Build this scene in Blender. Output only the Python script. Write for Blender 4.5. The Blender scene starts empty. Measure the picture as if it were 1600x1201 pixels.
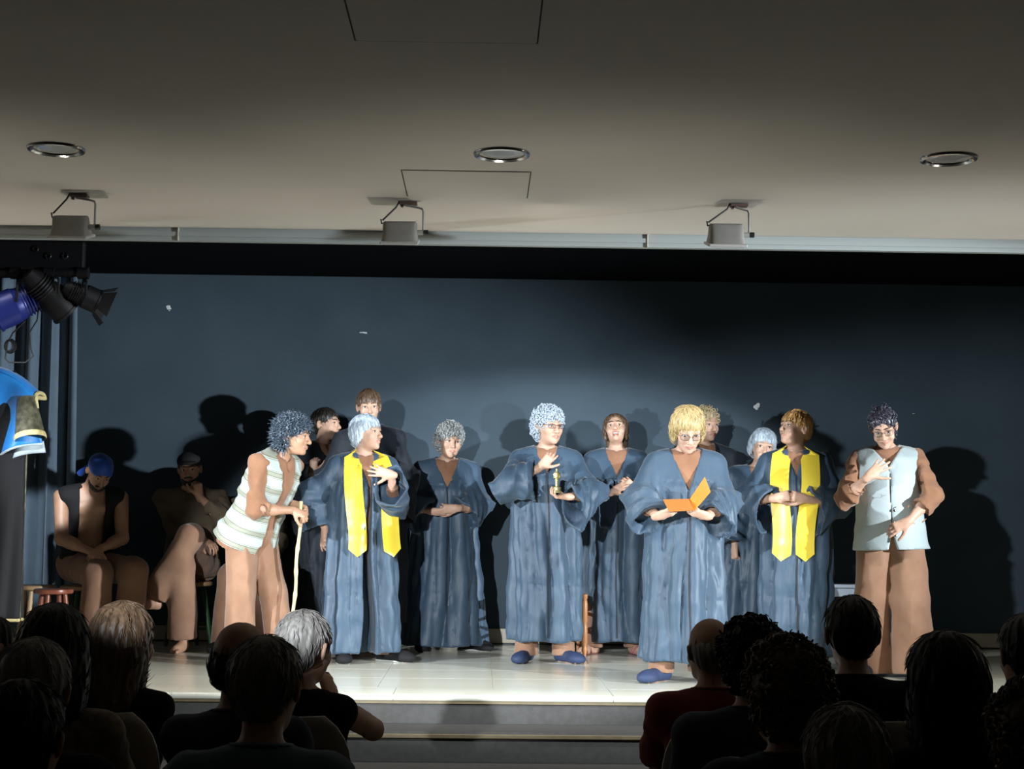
import bpy, bmesh, math, random
import numpy as np
import openvdb
from mathutils import Vector, Matrix
from mathutils.bvhtree import BVHTree

SC = bpy.context.scene
# ---------------------------------------------------------------- camera: a person standing at the back of the small hall
EYE = (0.0, 0.0, 1.65); FPX = 2400.0; STAGE = 0.75
_yaw, _pit, _rol = 1.07*math.pi/180, 5.12*math.pi/180, 0.0112
_f = np.array([math.sin(_yaw)*math.cos(_pit), math.cos(_yaw)*math.cos(_pit), math.sin(_pit)])
_r0 = np.array([math.cos(_yaw), -math.sin(_yaw), 0]); _u0 = np.cross(_r0, _f)
_r = _r0*math.cos(_rol) + _u0*math.sin(_rol); _u = np.cross(_r, _f)
cam_d = bpy.data.cameras.new('camera'); cam = bpy.data.objects.new('camera', cam_d); SC.collection.objects.link(cam)
cam_d.sensor_width = 36; cam_d.lens = FPX/1600*36; cam_d.clip_start = .1; cam_d.clip_end = 60
cam.matrix_world = Matrix(((_r[0], _u[0], -_f[0], EYE[0]), (_r[1], _u[1], -_f[1], EYE[1]), (_r[2], _u[2], -_f[2], EYE[2]), (0,0,0,1)))
SC.camera = cam
def at(px, py, Y):
    """the world point at depth Y that the photograph shows at pixel px, py"""
    d = _f + _r*(px-800)/FPX - _u*(py-600.5)/FPX
    return np.array(EYE) + d*(Y/d[1])
# ---------------------------------------------------------------- light: stage spots on stands in the dark hall, added fill lamps, and the exposure
W = bpy.data.worlds.new('dark_hall'); SC.world = W; W.use_nodes = True
W.node_tree.nodes['Background'].inputs[0].default_value = (.9, .95, 1, 1); W.node_tree.nodes['Background'].inputs[1].default_value = .0008
vs = SC.view_settings; vs.view_transform = 'Standard'; vs.look = 'None'; vs.gamma = 1; vs.exposure = 0.0; vs.use_curve_mapping = False
SC.display_settings.display_device = 'sRGB'
SC.cycles.max_bounces = 8; SC.cycles.diffuse_bounces = 4; SC.cycles.caustics_reflective = False; SC.cycles.caustics_refractive = False
SC.cycles.use_denoising = True; SC.cycles.sample_clamp_indirect = 4
def spot(name, loc, aim, power, ang, col=(1,1,1), blend=.4, rad=.06, oval=1.0):
    d = bpy.data.lights.new(name, 'SPOT'); d.energy = power; d.color = col; d.spot_size = ang*math.pi/180; d.spot_blend = blend; d.shadow_soft_size = rad
    o = bpy.data.objects.new(name, d); SC.collection.objects.link(o); o.location = loc
    o.rotation_euler = (Vector(aim)-Vector(loc)).to_track_quat('-Z', 'Y').to_euler(); o.scale = (1, oval, 1)
    return o
def bulb(name, loc, power, col=(1,1,1), rad=.1):
    d = bpy.data.lights.new(name, 'POINT'); d.energy = power; d.color = col; d.shadow_soft_size = rad
    o = bpy.data.objects.new(name, d); SC.collection.objects.link(o); o.location = loc
    return o
spot('front_spotlight', (-1.9, .4, 2.55), (.33, 11.0, 1.27), 3800, 26.5, (.88,.95,1.0), .30, .05, .62)
spot('left_spotlight', (-5.0, 6.2, 2.60), (3.0, 10.9, 1.00), 2300, 50, (.86,.94,1.0), .6, .05, .55)
spot('right_spotlight', (6.6, 4.4, 2.42), (-2.8, 11.1, 1.55), 5000, 48, (.86,.94,1.0), .9, .06, .62)
spot('shoulder_fill', (-2.38, 8.92, 2.66), (-2.93, 10.55, 1.74), 260, 17, (.85,.93,1.0), .4, .03)  # added spot near the bar lamps, lights the bandana man's shoulder
_d = bpy.data.lights.new('floor_fill', 'AREA'); _d.shape = 'RECTANGLE'; _d.size = 8.5; _d.size_y = .12; _d.energy = 30; _d.color = (1,.97,.90); _d.spread = 75*math.pi/180  # added lamp, unseen behind the ceiling edge, brightens the front stage floor
_o = bpy.data.objects.new('floor_fill', _d); SC.collection.objects.link(_o); _o.location = (.4, 8.25, 3.44); _o.rotation_euler = (.10, 0, 0)
for _x in (-2.7, .3, 3.3): spot('ceiling_fill', (_x, 7.2, .15), (_x, 7.25, 3.16), 225, 78, (1,.93,.82), .9, .12)  # added upward spots, out of view, that brighten the ceiling
bulb('left_spill', (-4.3, 7.0, 1.9), 5, (1,.95,.86), .25)
bulb('right_spill', (3.7, 6.7, 1.9), 5, (1,.95,.86), .25)
# ---------------------------------------------------------------- toolkit
rng = random.Random(7)
PI = math.pi
V = lambda *a: np.array(a if len(a) > 1 else a[0], float)
def nz(v):
    v = np.asarray(v, float); n = np.linalg.norm(v)
    return v / n if n > 1e-9 else v
def rotx(a): c, s = math.cos(a), math.sin(a); return np.array([[1,0,0],[0,c,-s],[0,s,c]])
def roty(a): c, s = math.cos(a), math.sin(a); return np.array([[c,0,s],[0,1,0],[-s,0,c]])
def rotz(a): c, s = math.cos(a), math.sin(a); return np.array([[c,-s,0],[s,c,0],[0,0,1]])
D2R = PI / 180

COL = bpy.context.scene.collection

def mesh_np(name, v, tris=None, quads=None, smooth=True, mats=(), fmat=None):
    """one Mesh from numpy vertex and face arrays"""
    me = bpy.data.meshes.new(name)
    v = np.asarray(v, np.float32)
    tris = np.zeros((0,3), np.int32) if tris is None else np.asarray(tris, np.int32).reshape(-1,3)
    quads = np.zeros((0,4), np.int32) if quads is None else np.asarray(quads, np.int32).reshape(-1,4)
    me.vertices.add(len(v)); me.vertices.foreach_set('co', v.ravel())
    nl = tris.size + quads.size
    me.loops.add(nl)
    me.loops.foreach_set('vertex_index', np.concatenate([tris.ravel(), quads.ravel()]).astype(np.int32))
    nf = len(tris) + len(quads)
    me.polygons.add(nf)
    st = np.concatenate([np.arange(len(tris))*3, tris.size + np.arange(len(quads))*4]).astype(np.int32)
    me.polygons.foreach_set('loop_start', st)
    me.polygons.foreach_set('use_smooth', np.full(nf, bool(smooth)))
    if fmat is not None: me.polygons.foreach_set('material_index', np.asarray(fmat, np.int32))
    me.update(calc_edges=True); me.validate()
    for m in mats: me.materials.append(m)
    return me

def link(name, me, parent=None, loc=None, **props):
    o = bpy.data.objects.new(name, me); COL.objects.link(o)
    if parent is not None: o.parent = parent
    if loc is not None: o.location = loc
    for k, v in props.items(): o[k] = v
    return o

def thing(name, label, cat, loc=(0,0,0), rz=0, group=None):
    o = bpy.data.objects.new(name, None); COL.objects.link(o)
    o.location = loc; o.rotation_euler = (0,0,rz); o.empty_display_size = .1
    o['label'] = label; o['category'] = cat
    if group: o['group'] = group
    return o

class MB:
    """collects simple shapes for ONE mesh"""
    def __init__(s): s.v = []; s.q = []; s.t = []; s.n = 0
    def add(s, v, q=(), t=()):
        v = np.asarray(v, float); s.v.append(v)
        if len(q): s.q.append(np.asarray(q, int).reshape(-1,4) + s.n)
        if len(t): s.t.append(np.asarray(t, int).reshape(-1,3) + s.n)
        s.n += len(v); return s
    def box(s, c, d, R=None, bev=0.0):
        c = V(c); d = V(d)/2
        if bev <= 0:
            p = np.array([[x,y,z] for z in (-1,1) for y in (-1,1) for x in (-1,1)], float)*d
            if R is not None: p = p @ np.asarray(R).T
            return s.add(p + c, [[0,2,3,1],[4,5,7,6],[0,1,5,4],[2,6,7,3],[0,4,6,2],[1,3,7,5]])
        b = min(bev, d.min()*.9)
        pts = []; 
        for z in (-1,1):
            for y in (-1,1):
                for x in (-1,1):
                    g = np.array([x,y,z], float)
                    for k in range(3):
                        p = g*(d-b); p[k] = g[k]*d[k]; pts.append(p)
        bm = bmesh.new(); vs = [bm.verts.new(p) for p in pts]
        r = bmesh.ops.convex_hull(bm, input=vs)
        bm.verts.index_update()
        p = np.array([v.co[:] for v in bm.verts]); t = []; q = []
        bmesh.ops.dissolve_limit(bm, angle_limit=.02, verts=bm.verts, edges=bm.edges)
        bm.verts.index_update(); p = np.array([v.co[:] for v in bm.verts])
        bmesh.ops.recalc_face_normals(bm, faces=bm.faces)
        for f in bm.faces:
            i = [v.index for v in f.verts]
            if len(i) == 4: q.append(i)
            else:
                for k in range(1, len(i)-1): t.append([i[0], i[k], i[k+1]])
        bm.free()
        if R is not None: p = p @ np.asarray(R).T
        return s.add(p + c, q, t)
    def tube(s, path, r, n=8, caps=True, squash=None):
        P = np.asarray(path, float); m = len(P)
        r = np.broadcast_to(np.asarray(r, float), (m,))
        T = np.gradient(P, axis=0); T /= np.maximum(np.linalg.norm(T, axis=1, keepdims=True), 1e-9)
        up = V(0,0,1) if abs(T[0][2]) < .9 else V(0,1,0)
        U = nz(np.cross(up, T[0])); rings = []
        a = np.arange(n)*2*PI/n; ca, sa = np.cos(a), np.sin(a)
        for i in range(m):
            U = nz(U - T[i]*np.dot(U, T[i])); W = np.cross(T[i], U)
            k = 1 if squash is None else squash
            rings.append(P[i] + r[i]*(ca[:,None]*U + sa[:,None]*W*k))
        v = np.concatenate(rings)
        i = np.arange(m-1)[:,None]*n; j = np.arange(n)[None]; j2 = (j+1) % n
        q = np.stack([i+j, i+j2, i+n+j2, i+n+j], -1).reshape(-1,4)
        t = []
        if caps:
            v = np.concatenate([v, P[:1], P[-1:]]); c0, c1 = m*n, m*n+1
            for k in range(n):
                t += [[c0, (k+1)%n, k], [c1, (m-1)*n+k, (m-1)*n+(k+1)%n]]
        return s.add(v, q, t)
    def cyl(s, a, b, ra, rb=None, n=16): return s.tube([a, b], [ra, ra if rb is None else rb], n)
    def lathe(s, prof, c=(0,0,0), n=24, R=None):
        a = np.arange(n)*2*PI/n; m = len(prof)
        v = np.concatenate([np.stack([r*np.cos(a), r*np.sin(a), np.full(n, z)], 1) for r, z in prof])
        if R is not None: v = v @ np.asarray(R).T
        i = np.arange(m-1)[:,None]*n; j = np.arange(n)[None]; j2 = (j+1) % n
        q = np.stack([i+j, i+j2, i+n+j2, i+n+j], -1).reshape(-1,4)
        return s.add(v + V(c), q)
    def ell(s, c, r, R=None, nu=12, nv=8):
        v = []; 
        for i in range(nv+1):
            ph = PI*i/nv
            for j in range(nu):
                th = 2*PI*j/nu; v.append([math.sin(ph)*math.cos(th), math.sin(ph)*math.sin(th), -math.cos(ph)])
        v = np.array(v)*V(r)
        if R is not None: v = v @ np.asarray(R).T
        i = np.arange(nv)[:,None]*nu; j = np.arange(nu)[None]; j2 = (j+1) % nu
        return s.add(v + V(c), np.stack([i+j, i+j2, i+nu+j2, i+nu+j], -1).reshape(-1,4))
    def grid(s, P, thick=0.0, nrm=None):
        """P (m,n,3) sheet, thickened along nrm (m,n,3)"""
        P = np.asarray(P, float); m, n = P.shape[:2]
        i = np.arange(m-1)[:,None]*n; j = np.arange(n-1)[None]
        q = np.stack([i+j, i+j+1, i+n+j+1, i+n+j], -1).reshape(-1,4)
        if thick <= 0: return s.add(P.reshape(-1,3), q)
        N = np.asarray(nrm, float)
        B = (P + N*thick).reshape(-1,3); o = m*n
        edge = [(k, k+1) for k in range(n-1)] + [(k*n+n-1, (k+1)*n+n-1) for k in range(m-1)] + \
               [((m-1)*n+k+1, (m-1)*n+k) for k in range(n-1)] + [((k+1)*n, k*n) for k in range(m-1)]
        e = [[a, b, b+o, a+o] for a, b in edge]
        return s.add(np.concatenate([P.reshape(-1,3), B]), np.concatenate([q[:, ::-1], q + o, np.array(e)]))
    def build(s, name, mats, parent=None, smooth=True, loc=None, auto=True, **props):
        v = np.concatenate(s.v); q = np.concatenate(s.q) if s.q else None; t = np.concatenate(s.t) if s.t else None
        if not isinstance(mats, (list, tuple)): mats = [mats]
        me = mesh_np(name, v, t, q, smooth, mats)
        if smooth and auto:
            try: me.set_sharp_from_angle(angle=.7)
            except Exception: pass
        return link(name, me, parent, loc, **props)

# ---------------------------------------------------------------- signed distance fields -> smooth organic meshes
class Field:
    def __init__(s): s.ops = []
    def op(s, lo, hi, fn, k=.02, mode='add'): s.ops.append((V(lo), V(hi), fn, k, mode)); return s
    def ell(s, c, r, R=None, k=.02, mode='add'):
        c = V(c); r = V(r); 
        if R is None:
            ext = r
            def fn(X, Y, Z):
                a = ((X-c[0])/r[0])**2 + ((Y-c[1])/r[1])**2 + ((Z-c[2])/r[2])**2
                b = ((X-c[0])/r[0]**2)**2 + ((Y-c[1])/r[1]**2)**2 + ((Z-c[2])/r[2]**2)**2
                a = np.sqrt(a); return a*(a-1)/np.sqrt(b+1e-9)
        else:
            R = np.asarray(R); ext = np.sqrt(((R*r)**2).sum(1))
            def fn(X, Y, Z):
                x, y, z = X-c[0], Y-c[1], Z-c[2]
                u = [R[0,i]*x + R[1,i]*y + R[2,i]*z for i in range(3)]
                a = np.sqrt(sum((u[i]/r[i])**2 for i in range(3))); b = np.sqrt(sum((u[i]/r[i]**2)**2 for i in range(3)) + 1e-9)
                return a*(a-1)/b
        return s.op(c-ext, c+ext, fn, k, mode)
    def cone(s, a, b, ra, rb, k=.02, mode='add', flat=None, fax=None):
        """rounded cone a->b; flat<1 squeezes along axis fax"""
        a = V(a); b = V(b); ab = b-a; L2 = max(np.dot(ab, ab), 1e-9); m = max(ra, rb)
        def fn(X, Y, Z):
            x, y, z = X-a[0], Y-a[1], Z-a[2]
            t = np.clip((x*ab[0]+y*ab[1]+z*ab[2])/L2, 0, 1)
            x, y, z = x-t*ab[0], y-t*ab[1], z-t*ab[2]
            d2 = x*x+y*y+z*z
            if flat is not None:
                f = x*fax[0]+y*fax[1]+z*fax[2]; d2 = d2 + f*f*(1/flat**2-1)
            d = np.sqrt(d2) - (ra+(rb-ra)*t)
            return d*(flat if flat is not None else 1)
        return s.op(np.minimum(a,b)-m, np.maximum(a,b)+m, fn, k, mode)
    def mesh(s, h, adapt=0.0):
        """sample on a grid of step h and extract the zero surface -> verts, tris, quads"""
        lo = np.min([o[0] for o in s.ops if o[4] == 'add'], 0) - 4*h
        hi = np.max([o[1] for o in s.ops if o[4] == 'add'], 0) + 4*h
        n = np.ceil((hi-lo)/h).astype(int)+1
        ax = [(lo[i] + h*np.arange(n[i])).astype(np.float32) for i in range(3)]
        bg = np.float32(3*h); F = np.full(tuple(n), 1.0, np.float32)
        for l, u, fn, k, mode in s.ops:
            pad = k + 3*h
            i0 = np.clip(np.floor((l-pad-lo)/h).astype(int), 0, n-1); i1 = np.clip(np.ceil((u+pad-lo)/h).astype(int)+1, 1, n)
            if (i1 <= i0).any(): continue
            sl = tuple(slice(i0[i], i1[i]) for i in range(3))
            d = fn(ax[0][sl[0]][:,None,None], ax[1][sl[1]][None,:,None], ax[2][sl[2]][None,None,:]).astype(np.float32)
            c = F[sl]
            if mode == 'add':
                hh = np.clip(.5+.5*(c-d)/k, 0, 1); F[sl] = c + (d-c)*hh - k*hh*(1-hh)
            elif mode == 'sub':
                d = -d; hh = np.clip(.5-.5*(c-d)/k, 0, 1); F[sl] = c + (d-c)*hh + k*hh*(1-hh)
            elif mode == 'disp':
                F[sl] = c + d
        np.clip(F, -bg, bg, out=F)
        F[0] = F[-1] = bg; F[:,0] = F[:,-1] = bg; F[:,:,0] = F[:,:,-1] = bg
        g = openvdb.FloatGrid(float(bg)); g.copyFromArray(F)
        v, t, q = g.convertToPolygons(0.0, adapt)
        v = v*h + lo
        # outward orientation
        T = t if len(t) else np.zeros((0,3), int)
        tri = np.concatenate([T, q[:, [0,1,2]], q[:, [0,2,3]]]) if len(q) else T
        vol = np.einsum('ij,ij->i', v[tri[:,0]], np.cross(v[tri[:,1]], v[tri[:,2]])).sum()
        if vol < 0: t = t[:, ::-1]; q = q[:, ::-1]
        return v, np.asarray(t, np.int32).reshape(-1,3), np.asarray(q, np.int32).reshape(-1,4)

def relax(v, t, q, it=2, lam=.5):
    """a little Laplacian smoothing"""
    E = [t[:, [0,1]], t[:, [1,2]], t[:, [2,0]]] if len(t) else []
    E += [q[:, [0,1]], q[:, [1,2]], q[:, [2,3]], q[:, [3,0]]] if len(q) else []
    E = np.concatenate(E); n = len(v)
    i = np.concatenate([E[:,0], E[:,1]]); j = np.concatenate([E[:,1], E[:,0]])
    cnt = np.maximum(np.bincount(i, minlength=n), 1)[:,None]
    for _ in range(it):
        avg = np.stack([np.bincount(i, v[j,k], n) for k in range(3)], 1)/cnt
        v = v + lam*(avg - v)
    return v

def wrinkle(seed, freq, amp, n=5, stretch=(1,1,1)):
    r = np.random.RandomState(seed); K = r.normal(size=(n,3)); K /= np.linalg.norm(K, axis=1, keepdims=True)
    K *= (freq*(.6+.8*r.rand(n)))[:,None]; K *= V(stretch); ph = r.rand(n)*6.28
    def f(X, Y, Z):
        w = .8*np.sin(K[0,0]*.5*X+K[0,1]*.5*Y+K[0,2]*.5*Z+1); o = 0
        for i in range(n): o = o + 1-2*np.abs(np.sin(.5*(K[i,0]*X+K[i,1]*Y+K[i,2]*Z+ph[i])+w))**.8
        return -amp*.75*o/math.sqrt(n)
    return f
# ---------------------------------------------------------------- materials
M = {}
def srgb(r, g, b):
    f = lambda c: (c/255/12.92) if c/255 <= .04045 else ((c/255+.055)/1.055)**2.4
    return (f(r), f(g), f(b), 1)
def mat(name, col, rough=.6, metal=0.0, col2=None, scale=8, stretch=(1,1,1), bump=0.0, bscale=None, spec=.5, sheen=0.0, trans=0.0, emit=None, estr=0.0, sss=0.0, detail=4, coat=0.0, world=False, lo=.35, hi=.65, bdist=.004):
    m = bpy.data.materials.new(name); m.use_nodes = True; nt = m.node_tree; b = nt.nodes['Principled BSDF']
    b.inputs['Base Color'].default_value = col; b.inputs['Roughness'].default_value = rough; b.inputs['Metallic'].default_value = metal
    b.inputs['Specular IOR Level'].default_value = spec
    if sheen: b.inputs['Sheen Weight'].default_value = sheen; b.inputs['Sheen Roughness'].default_value = .4
    if trans: b.inputs['Transmission Weight'].default_value = trans
    if coat: b.inputs['Coat Weight'].default_value = coat
    if sss: b.inputs['Subsurface Weight'].default_value = sss; b.inputs['Subsurface Radius'].default_value = (.012,.005,.003); b.inputs['Subsurface Scale'].default_value = 1
    if emit: b.inputs['Emission Color'].default_value = emit; b.inputs['Emission Strength'].default_value = estr
    if col2 is not None or bump:
        tc = nt.nodes.new('ShaderNodeTexCoord'); mp = nt.nodes.new('ShaderNodeMapping'); mp.inputs['Scale'].default_value = stretch
        nt.links.new(nt.nodes.new('ShaderNodeNewGeometry').outputs['Position'] if world else tc.outputs['Object'], mp.inputs['Vector'])
    if col2 is not None:
        n = nt.nodes.new('ShaderNodeTexNoise'); n.inputs['Scale'].default_value = scale; n.inputs['Detail'].default_value = detail
        nt.links.new(mp.outputs[0], n.inputs['Vector'])
        r = nt.nodes.new('ShaderNodeValToRGB'); r.color_ramp.elements[0].color = col; r.color_ramp.elements[1].color = col2
        r.color_ramp.elements[0].position = lo; r.color_ramp.elements[1].position = hi
        nt.links.new(n.outputs['Fac'], r.inputs[0]); nt.links.new(r.outputs[0], b.inputs['Base Color'])
    if bump:
        n2 = nt.nodes.new('ShaderNodeTexNoise'); n2.inputs['Scale'].default_value = bscale or scale*4; n2.inputs['Detail'].default_value = 5
        nt.links.new(mp.outputs[0], n2.inputs['Vector'])
        bp = nt.nodes.new('ShaderNodeBump'); bp.inputs['Strength'].default_value = bump; bp.inputs['Distance'].default_value = bdist
        nt.links.new(n2.outputs['Fac'], bp.inputs['Height']); nt.links.new(bp.outputs[0], b.inputs['Normal'])
    M[name] = m; return m

lin = lambda r, g, b: (r, g, b, 1)
mat('robe', lin(.036,.065,.101), .52, col2=lin(.045,.079,.122), scale=5, bump=.55, bscale=9, bdist=.02, sheen=.2, spec=.4, stretch=(1,1,.35))
mat('robe_trim', lin(.010,.015,.022), .7)
mat('robe_black', lin(.010,.014,.021), .7, col2=lin(.016,.021,.029), scale=5, bump=.25, bscale=60, sheen=.1, spec=.3)
mat('satin', lin(.78,.56,.035), .33, col2=lin(.86,.66,.06), scale=3, bump=.2, bscale=25, spec=.6, sheen=.2)
mat('skin', lin(.50,.30,.21), .52, col2=lin(.57,.35,.25), scale=14, bump=.15, bscale=180, sss=.08, bdist=.001)
mat('skin_tan', lin(.40,.22,.135), .5, col2=lin(.46,.26,.17), scale=14, bump=.15, bscale=180, sss=.08, bdist=.001)
mat('skin_dark', lin(.30,.17,.11), .5)
mat('lip', lin(.43,.19,.145), .42); mat('lip_tan', lin(.34,.16,.115), .45)
mat('eye_white', lin(.62,.60,.58), .2); mat('iris', lin(.035,.022,.014), .1); mat('lash', lin(.02,.015,.012), .6); mat('teeth', lin(.75,.72,.66), .25)
st = dict(stretch=(60,60,6), scale=1.6, bump=.5, bscale=2.5)
mat('hair_blonde', lin(.30,.205,.075), .42, col2=lin(.54,.42,.21), **st)
mat('hair_copper', lin(.40,.20,.06), .40, col2=lin(.66,.42,.17), **st)
mat('hair_sand', lin(.30,.22,.12), .45, col2=lin(.50,.40,.25), **st)
mat('hair_grey', lin(.26,.30,.34), .40, col2=lin(.5,.55,.6), **st)
mat('hair_silver', lin(.30,.37,.44), .40, col2=lin(.55,.62,.69), **st)
mat('hair_salt', lin(.20,.21,.21), .45, col2=lin(.42,.43,.42), **st)
mat('wig', lin(.010,.014,.020), .25, col2=lin(.10,.145,.20), scale=90, spec=.9)
mat('hair_dark', lin(.012,.010,.009), .42, col2=lin(.035,.027,.022), **st)
mat('hair_brown', lin(.07,.042,.025), .42, col2=lin(.16,.10,.06), **st)
mat('hair_violet', lin(.022,.020,.030), .33, col2=lin(.07,.065,.09), **st)
mat('brown_cloth', lin(.23,.112,.062), .85, col2=lin(.28,.142,.082), scale=9, bump=.45, bscale=240, sheen=.3, spec=.2)
mat('brown_trouser', lin(.24,.130,.080), .85, col2=lin(.29,.165,.105), scale=7, bump=.4, bscale=200, sheen=.3, spec=.2)
mat('vest_grey', lin(.33,.40,.41), .6, col2=lin(.38,.45,.46), scale=6, bump=.3, bscale=150, sheen=.3)
mat('black_cloth', lin(.010,.010,.011), .8, bump=.3, bscale=90, spec=.25)
mat('navy_shoe', lin(.02,.035,.09), .7, bump=.3, bscale=90); mat('white_sole', lin(.6,.6,.58), .6)
mat('bandana', lin(.012,.06,.36), .55, col2=lin(.02,.09,.48), scale=6, sheen=.3)
mat('specs', lin(.012,.010,.010), .3, spec=.6); mat('specs_red', lin(.10,.02,.02), .3)
m_ = mat('lens', lin(.95,.97,1), .02); nt = m_.node_tree; tb = nt.nodes.new('ShaderNodeBsdfTransparent'); gl = nt.nodes.new('ShaderNodeBsdfGlossy'); gl.inputs['Roughness'].default_value = .05
tb.inputs[0].default_value = (.93,.95,.96,1); mx = nt.nodes.new('ShaderNodeMixShader'); mx.inputs[0].default_value = .07; nt.links.new(tb.outputs[0], mx.inputs[1]); nt.links.new(gl.outputs[0], mx.inputs[2]); nt.links.new(mx.outputs[0], nt.nodes['Material Output'].inputs[0])
# ---------------------------------------------------------------- the hall and its stage
CEIL = 3.16; EDGE = 7.95; WALL = 11.5
def at_z(px, py, z):
    d = _f + _r*(px-800)/FPX - _u*(py-600.5)/FPX
    return np.array(EYE) + d*((z-EYE[2])/d[2])
mat('ceiling_paint', lin(.66,.62,.56), .8, col2=lin(.70,.66,.60), scale=1.5, bump=.12, bscale=60)
mat('trim_paint', lin(.33,.36,.355), .5, spec=.3)
mat('joint_dark', lin(.05,.045,.04), .9)
mat('wall_slate', lin(.050,.073,.094), .75, col2=lin(.059,.085,.108), scale=2.2, bump=.25, bscale=35, detail=8, spec=.15)
mat('stage_black', lin(.006,.0065,.008), .95, spec=.05)
mat('wall_cream', lin(.50,.46,.40), .85, col2=lin(.54,.50,.44), scale=2, bump=.1, bscale=40)
mat('tile', lin(.73,.72,.61), .17, col2=lin(.76,.75,.64), scale=1.2, stretch=(.7,2.0,1), spec=.5, world=True)
mat('grout', lin(.62,.60,.50), .8)
mat('riser', lin(.075,.072,.068), .8, col2=lin(.062,.059,.055), scale=30, bump=.15, bscale=60)
mat('nosing', lin(.16,.125,.07), .5, col2=lin(.20,.155,.085), scale=20)
mat('skirting', lin(.52,.47,.38), .5)
mat('hall_floor', lin(.22,.19,.16), .45, col2=lin(.27,.23,.19), scale=3)
mat('chip', lin(.72,.74,.74), .8)
X0, X1 = -6.2, 7.6
def struct(name, mb, m, smooth=False): return mb.build(name, m, None, smooth, kind='structure')
c = MB(); c.box(((X0+X1)/2, (EDGE-3)/2, CEIL+.06), (X1-X0, EDGE+3, .12)); ceiling = struct('ceiling', c, M['ceiling_paint'])
m = MB(); m.box(((X0+X1)/2, (EDGE+WALL)/2+.1, 3.53), (X1-X0, WALL-EDGE+.3, .10)); m.box(((X0+X1)/2, EDGE+.05, 3.37), (X1-X0, .06, .30)); m.build('stage_ceiling_board', M['stage_black'], ceiling, False)
def access_panel(x0, x1, y0, y1):
    z = CEIL-.002; m = MB(); m.box(((x0+x1)/2, (y0+y1)/2, z+.001), (x1-x0-.012, y1-y0-.012, .004), bev=.001); m.build('access_panel', M['ceiling_paint'], ceiling, False)
    for a, b, w, d in (((x0+x1)/2, y0, x1-x0, .005), ((x0+x1)/2, y1, x1-x0, .003), (x0, (y0+y1)/2, .005, y1-y0), (x1, (y0+y1)/2, .005, y1-y0)):
        m = MB(); m.box((a, b, CEIL-.0004), (w, d, .0012)); m.build('panel_gap', M['joint_dark'], ceiling, False)
a, b = at_z(627,265,CEIL), at_z(823,303,CEIL); access_panel(a[0], a[0]+.56, a[1], a[1]+.54)
a, b = at_z(555,63,CEIL), at_z(840,65,CEIL); access_panel(a[0], b[0], a[1]-.72, a[1])
# the white curtain track along the ceiling's edge
m = MB()
prof = [(0,.0),(-.012,.0),(-.012,-.022),(-.022,-.022),(-.022,-.045),(-.014,-.045),(-.014,-.068),(.03,-.068),(.03,.0)]
P = np.array([[[x, EDGE+.004+u, CEIL+w] for u, w in prof] for x in (X0, X1)]); m.grid(P.transpose(1,0,2)); tr = struct('trim_1', m, M['trim_paint'])
for x in np.arange(-4.05, X1, 2.45):
    q = MB(); q.box((x, EDGE-.0085, CEIL-.034), (.006, .030, .070), bev=.001); q.build('track_joint', M['skirting'], tr, False)
# walls
m = MB(); m.box(((X0+X1)/2, WALL+.1, 2.1), (X1-X0, .2, 3.2)); wall = struct('wall_back', m, M['wall_slate'])
m = MB(); m.box((X0-.1, 4.3, 1.75), (.2, 15, 3.7)); struct('wall_left', m, M['wall_cream'])
m = MB(); m.box((X1+.1, 4.3, 1.75), (.2, 15, 3.7)); struct('wall_right', m, M['wall_cream'])
m = MB(); m.box(((X0+X1)/2, -3.1, 1.6), (X1-X0, .2, 3.4)); struct('wall_rear', m, M['wall_cream'])
for px, py, n, r in ((264,482,6,.020),(567,520,7,.022),(1182,635,7,.024),(1428,646,3,.013)):
    p = at(px, py, WALL); rs = np.random.RandomState(px); m = MB()
    for k in range(n):
        w = r*(.25+.5*rs.rand()); hgt = w*(.9 if px in (264,1182) else .35)
        m.ell((p[0]+(rs.rand()-.5)*r*(2.2 if px in (567,1428) else 1.3), WALL-.0008, p[2]+(rs.rand()-.5)*r*(.5 if px in (567,1428) else 1.8)), (w, .0014, hgt), None, 7, 4)
    m.build('paint_chip', M['chip'], wall)
m = MB(); m.box(((X0+X1)/2, WALL-.008, STAGE+.062), (X1-X0, .016, .105), bev=.004); struct('baseboard_back', m, M['skirting'])
# stage: bed, tiles, steps
FRONT = 8.16
m = MB(); m.box(((X0+X1)/2, (FRONT+WALL)/2+.06, STAGE/2-.005), (X1-X0, WALL-FRONT-.04, STAGE-.012)); stage = struct('stage_floor', m, M['grout'])
nx, ny = 22, 6; tw = (X1-X0)/nx; td = (WALL-FRONT-.30)/ny
m = MB(); m.box((0,0,0), (tw-.0016, td-.0016, .012), bev=.0008); tile_o = m.build('tile', M['tile'], stage, False); first = True
for i in range(nx):
    for j in range(ny):
        o = tile_o if first else tile_o.copy()
        if not first: COL.objects.link(o); o.parent = stage
        first = False
        o.location = (X0+tw*(i+.5), FRONT+.30+td*(j+.5), STAGE-.006+.0002*((i*7+j*3)%3-1))
for i in range(12):                                       # front slabs with a rounded nose
    w = (X1-X0)/12; m = MB(); yy = [.0]+[.015*(1-math.cos(a)) for a in np.linspace(0, PI/2, 5)]
    prof = [(.3,-.036)]+[(-.03+.018-.018*math.sin(a), -.018-.018*math.cos(a)) for a in np.linspace(0, PI, 9)]+[(.3,0)]
    P = np.array([[[X0+w*i+e, FRONT+u, STAGE+z] for u, z in prof] for e in (.001, w-.001)]); m.grid(P.transpose(1,0,2)); m.build('edge_slab', M['tile'], stage)
m = MB(); m.box(((X0+X1)/2, FRONT-.018, STAGE-.041), (X1-X0, .02, .012)); m.build('nosing_strip', M['nosing'], stage, False)
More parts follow.
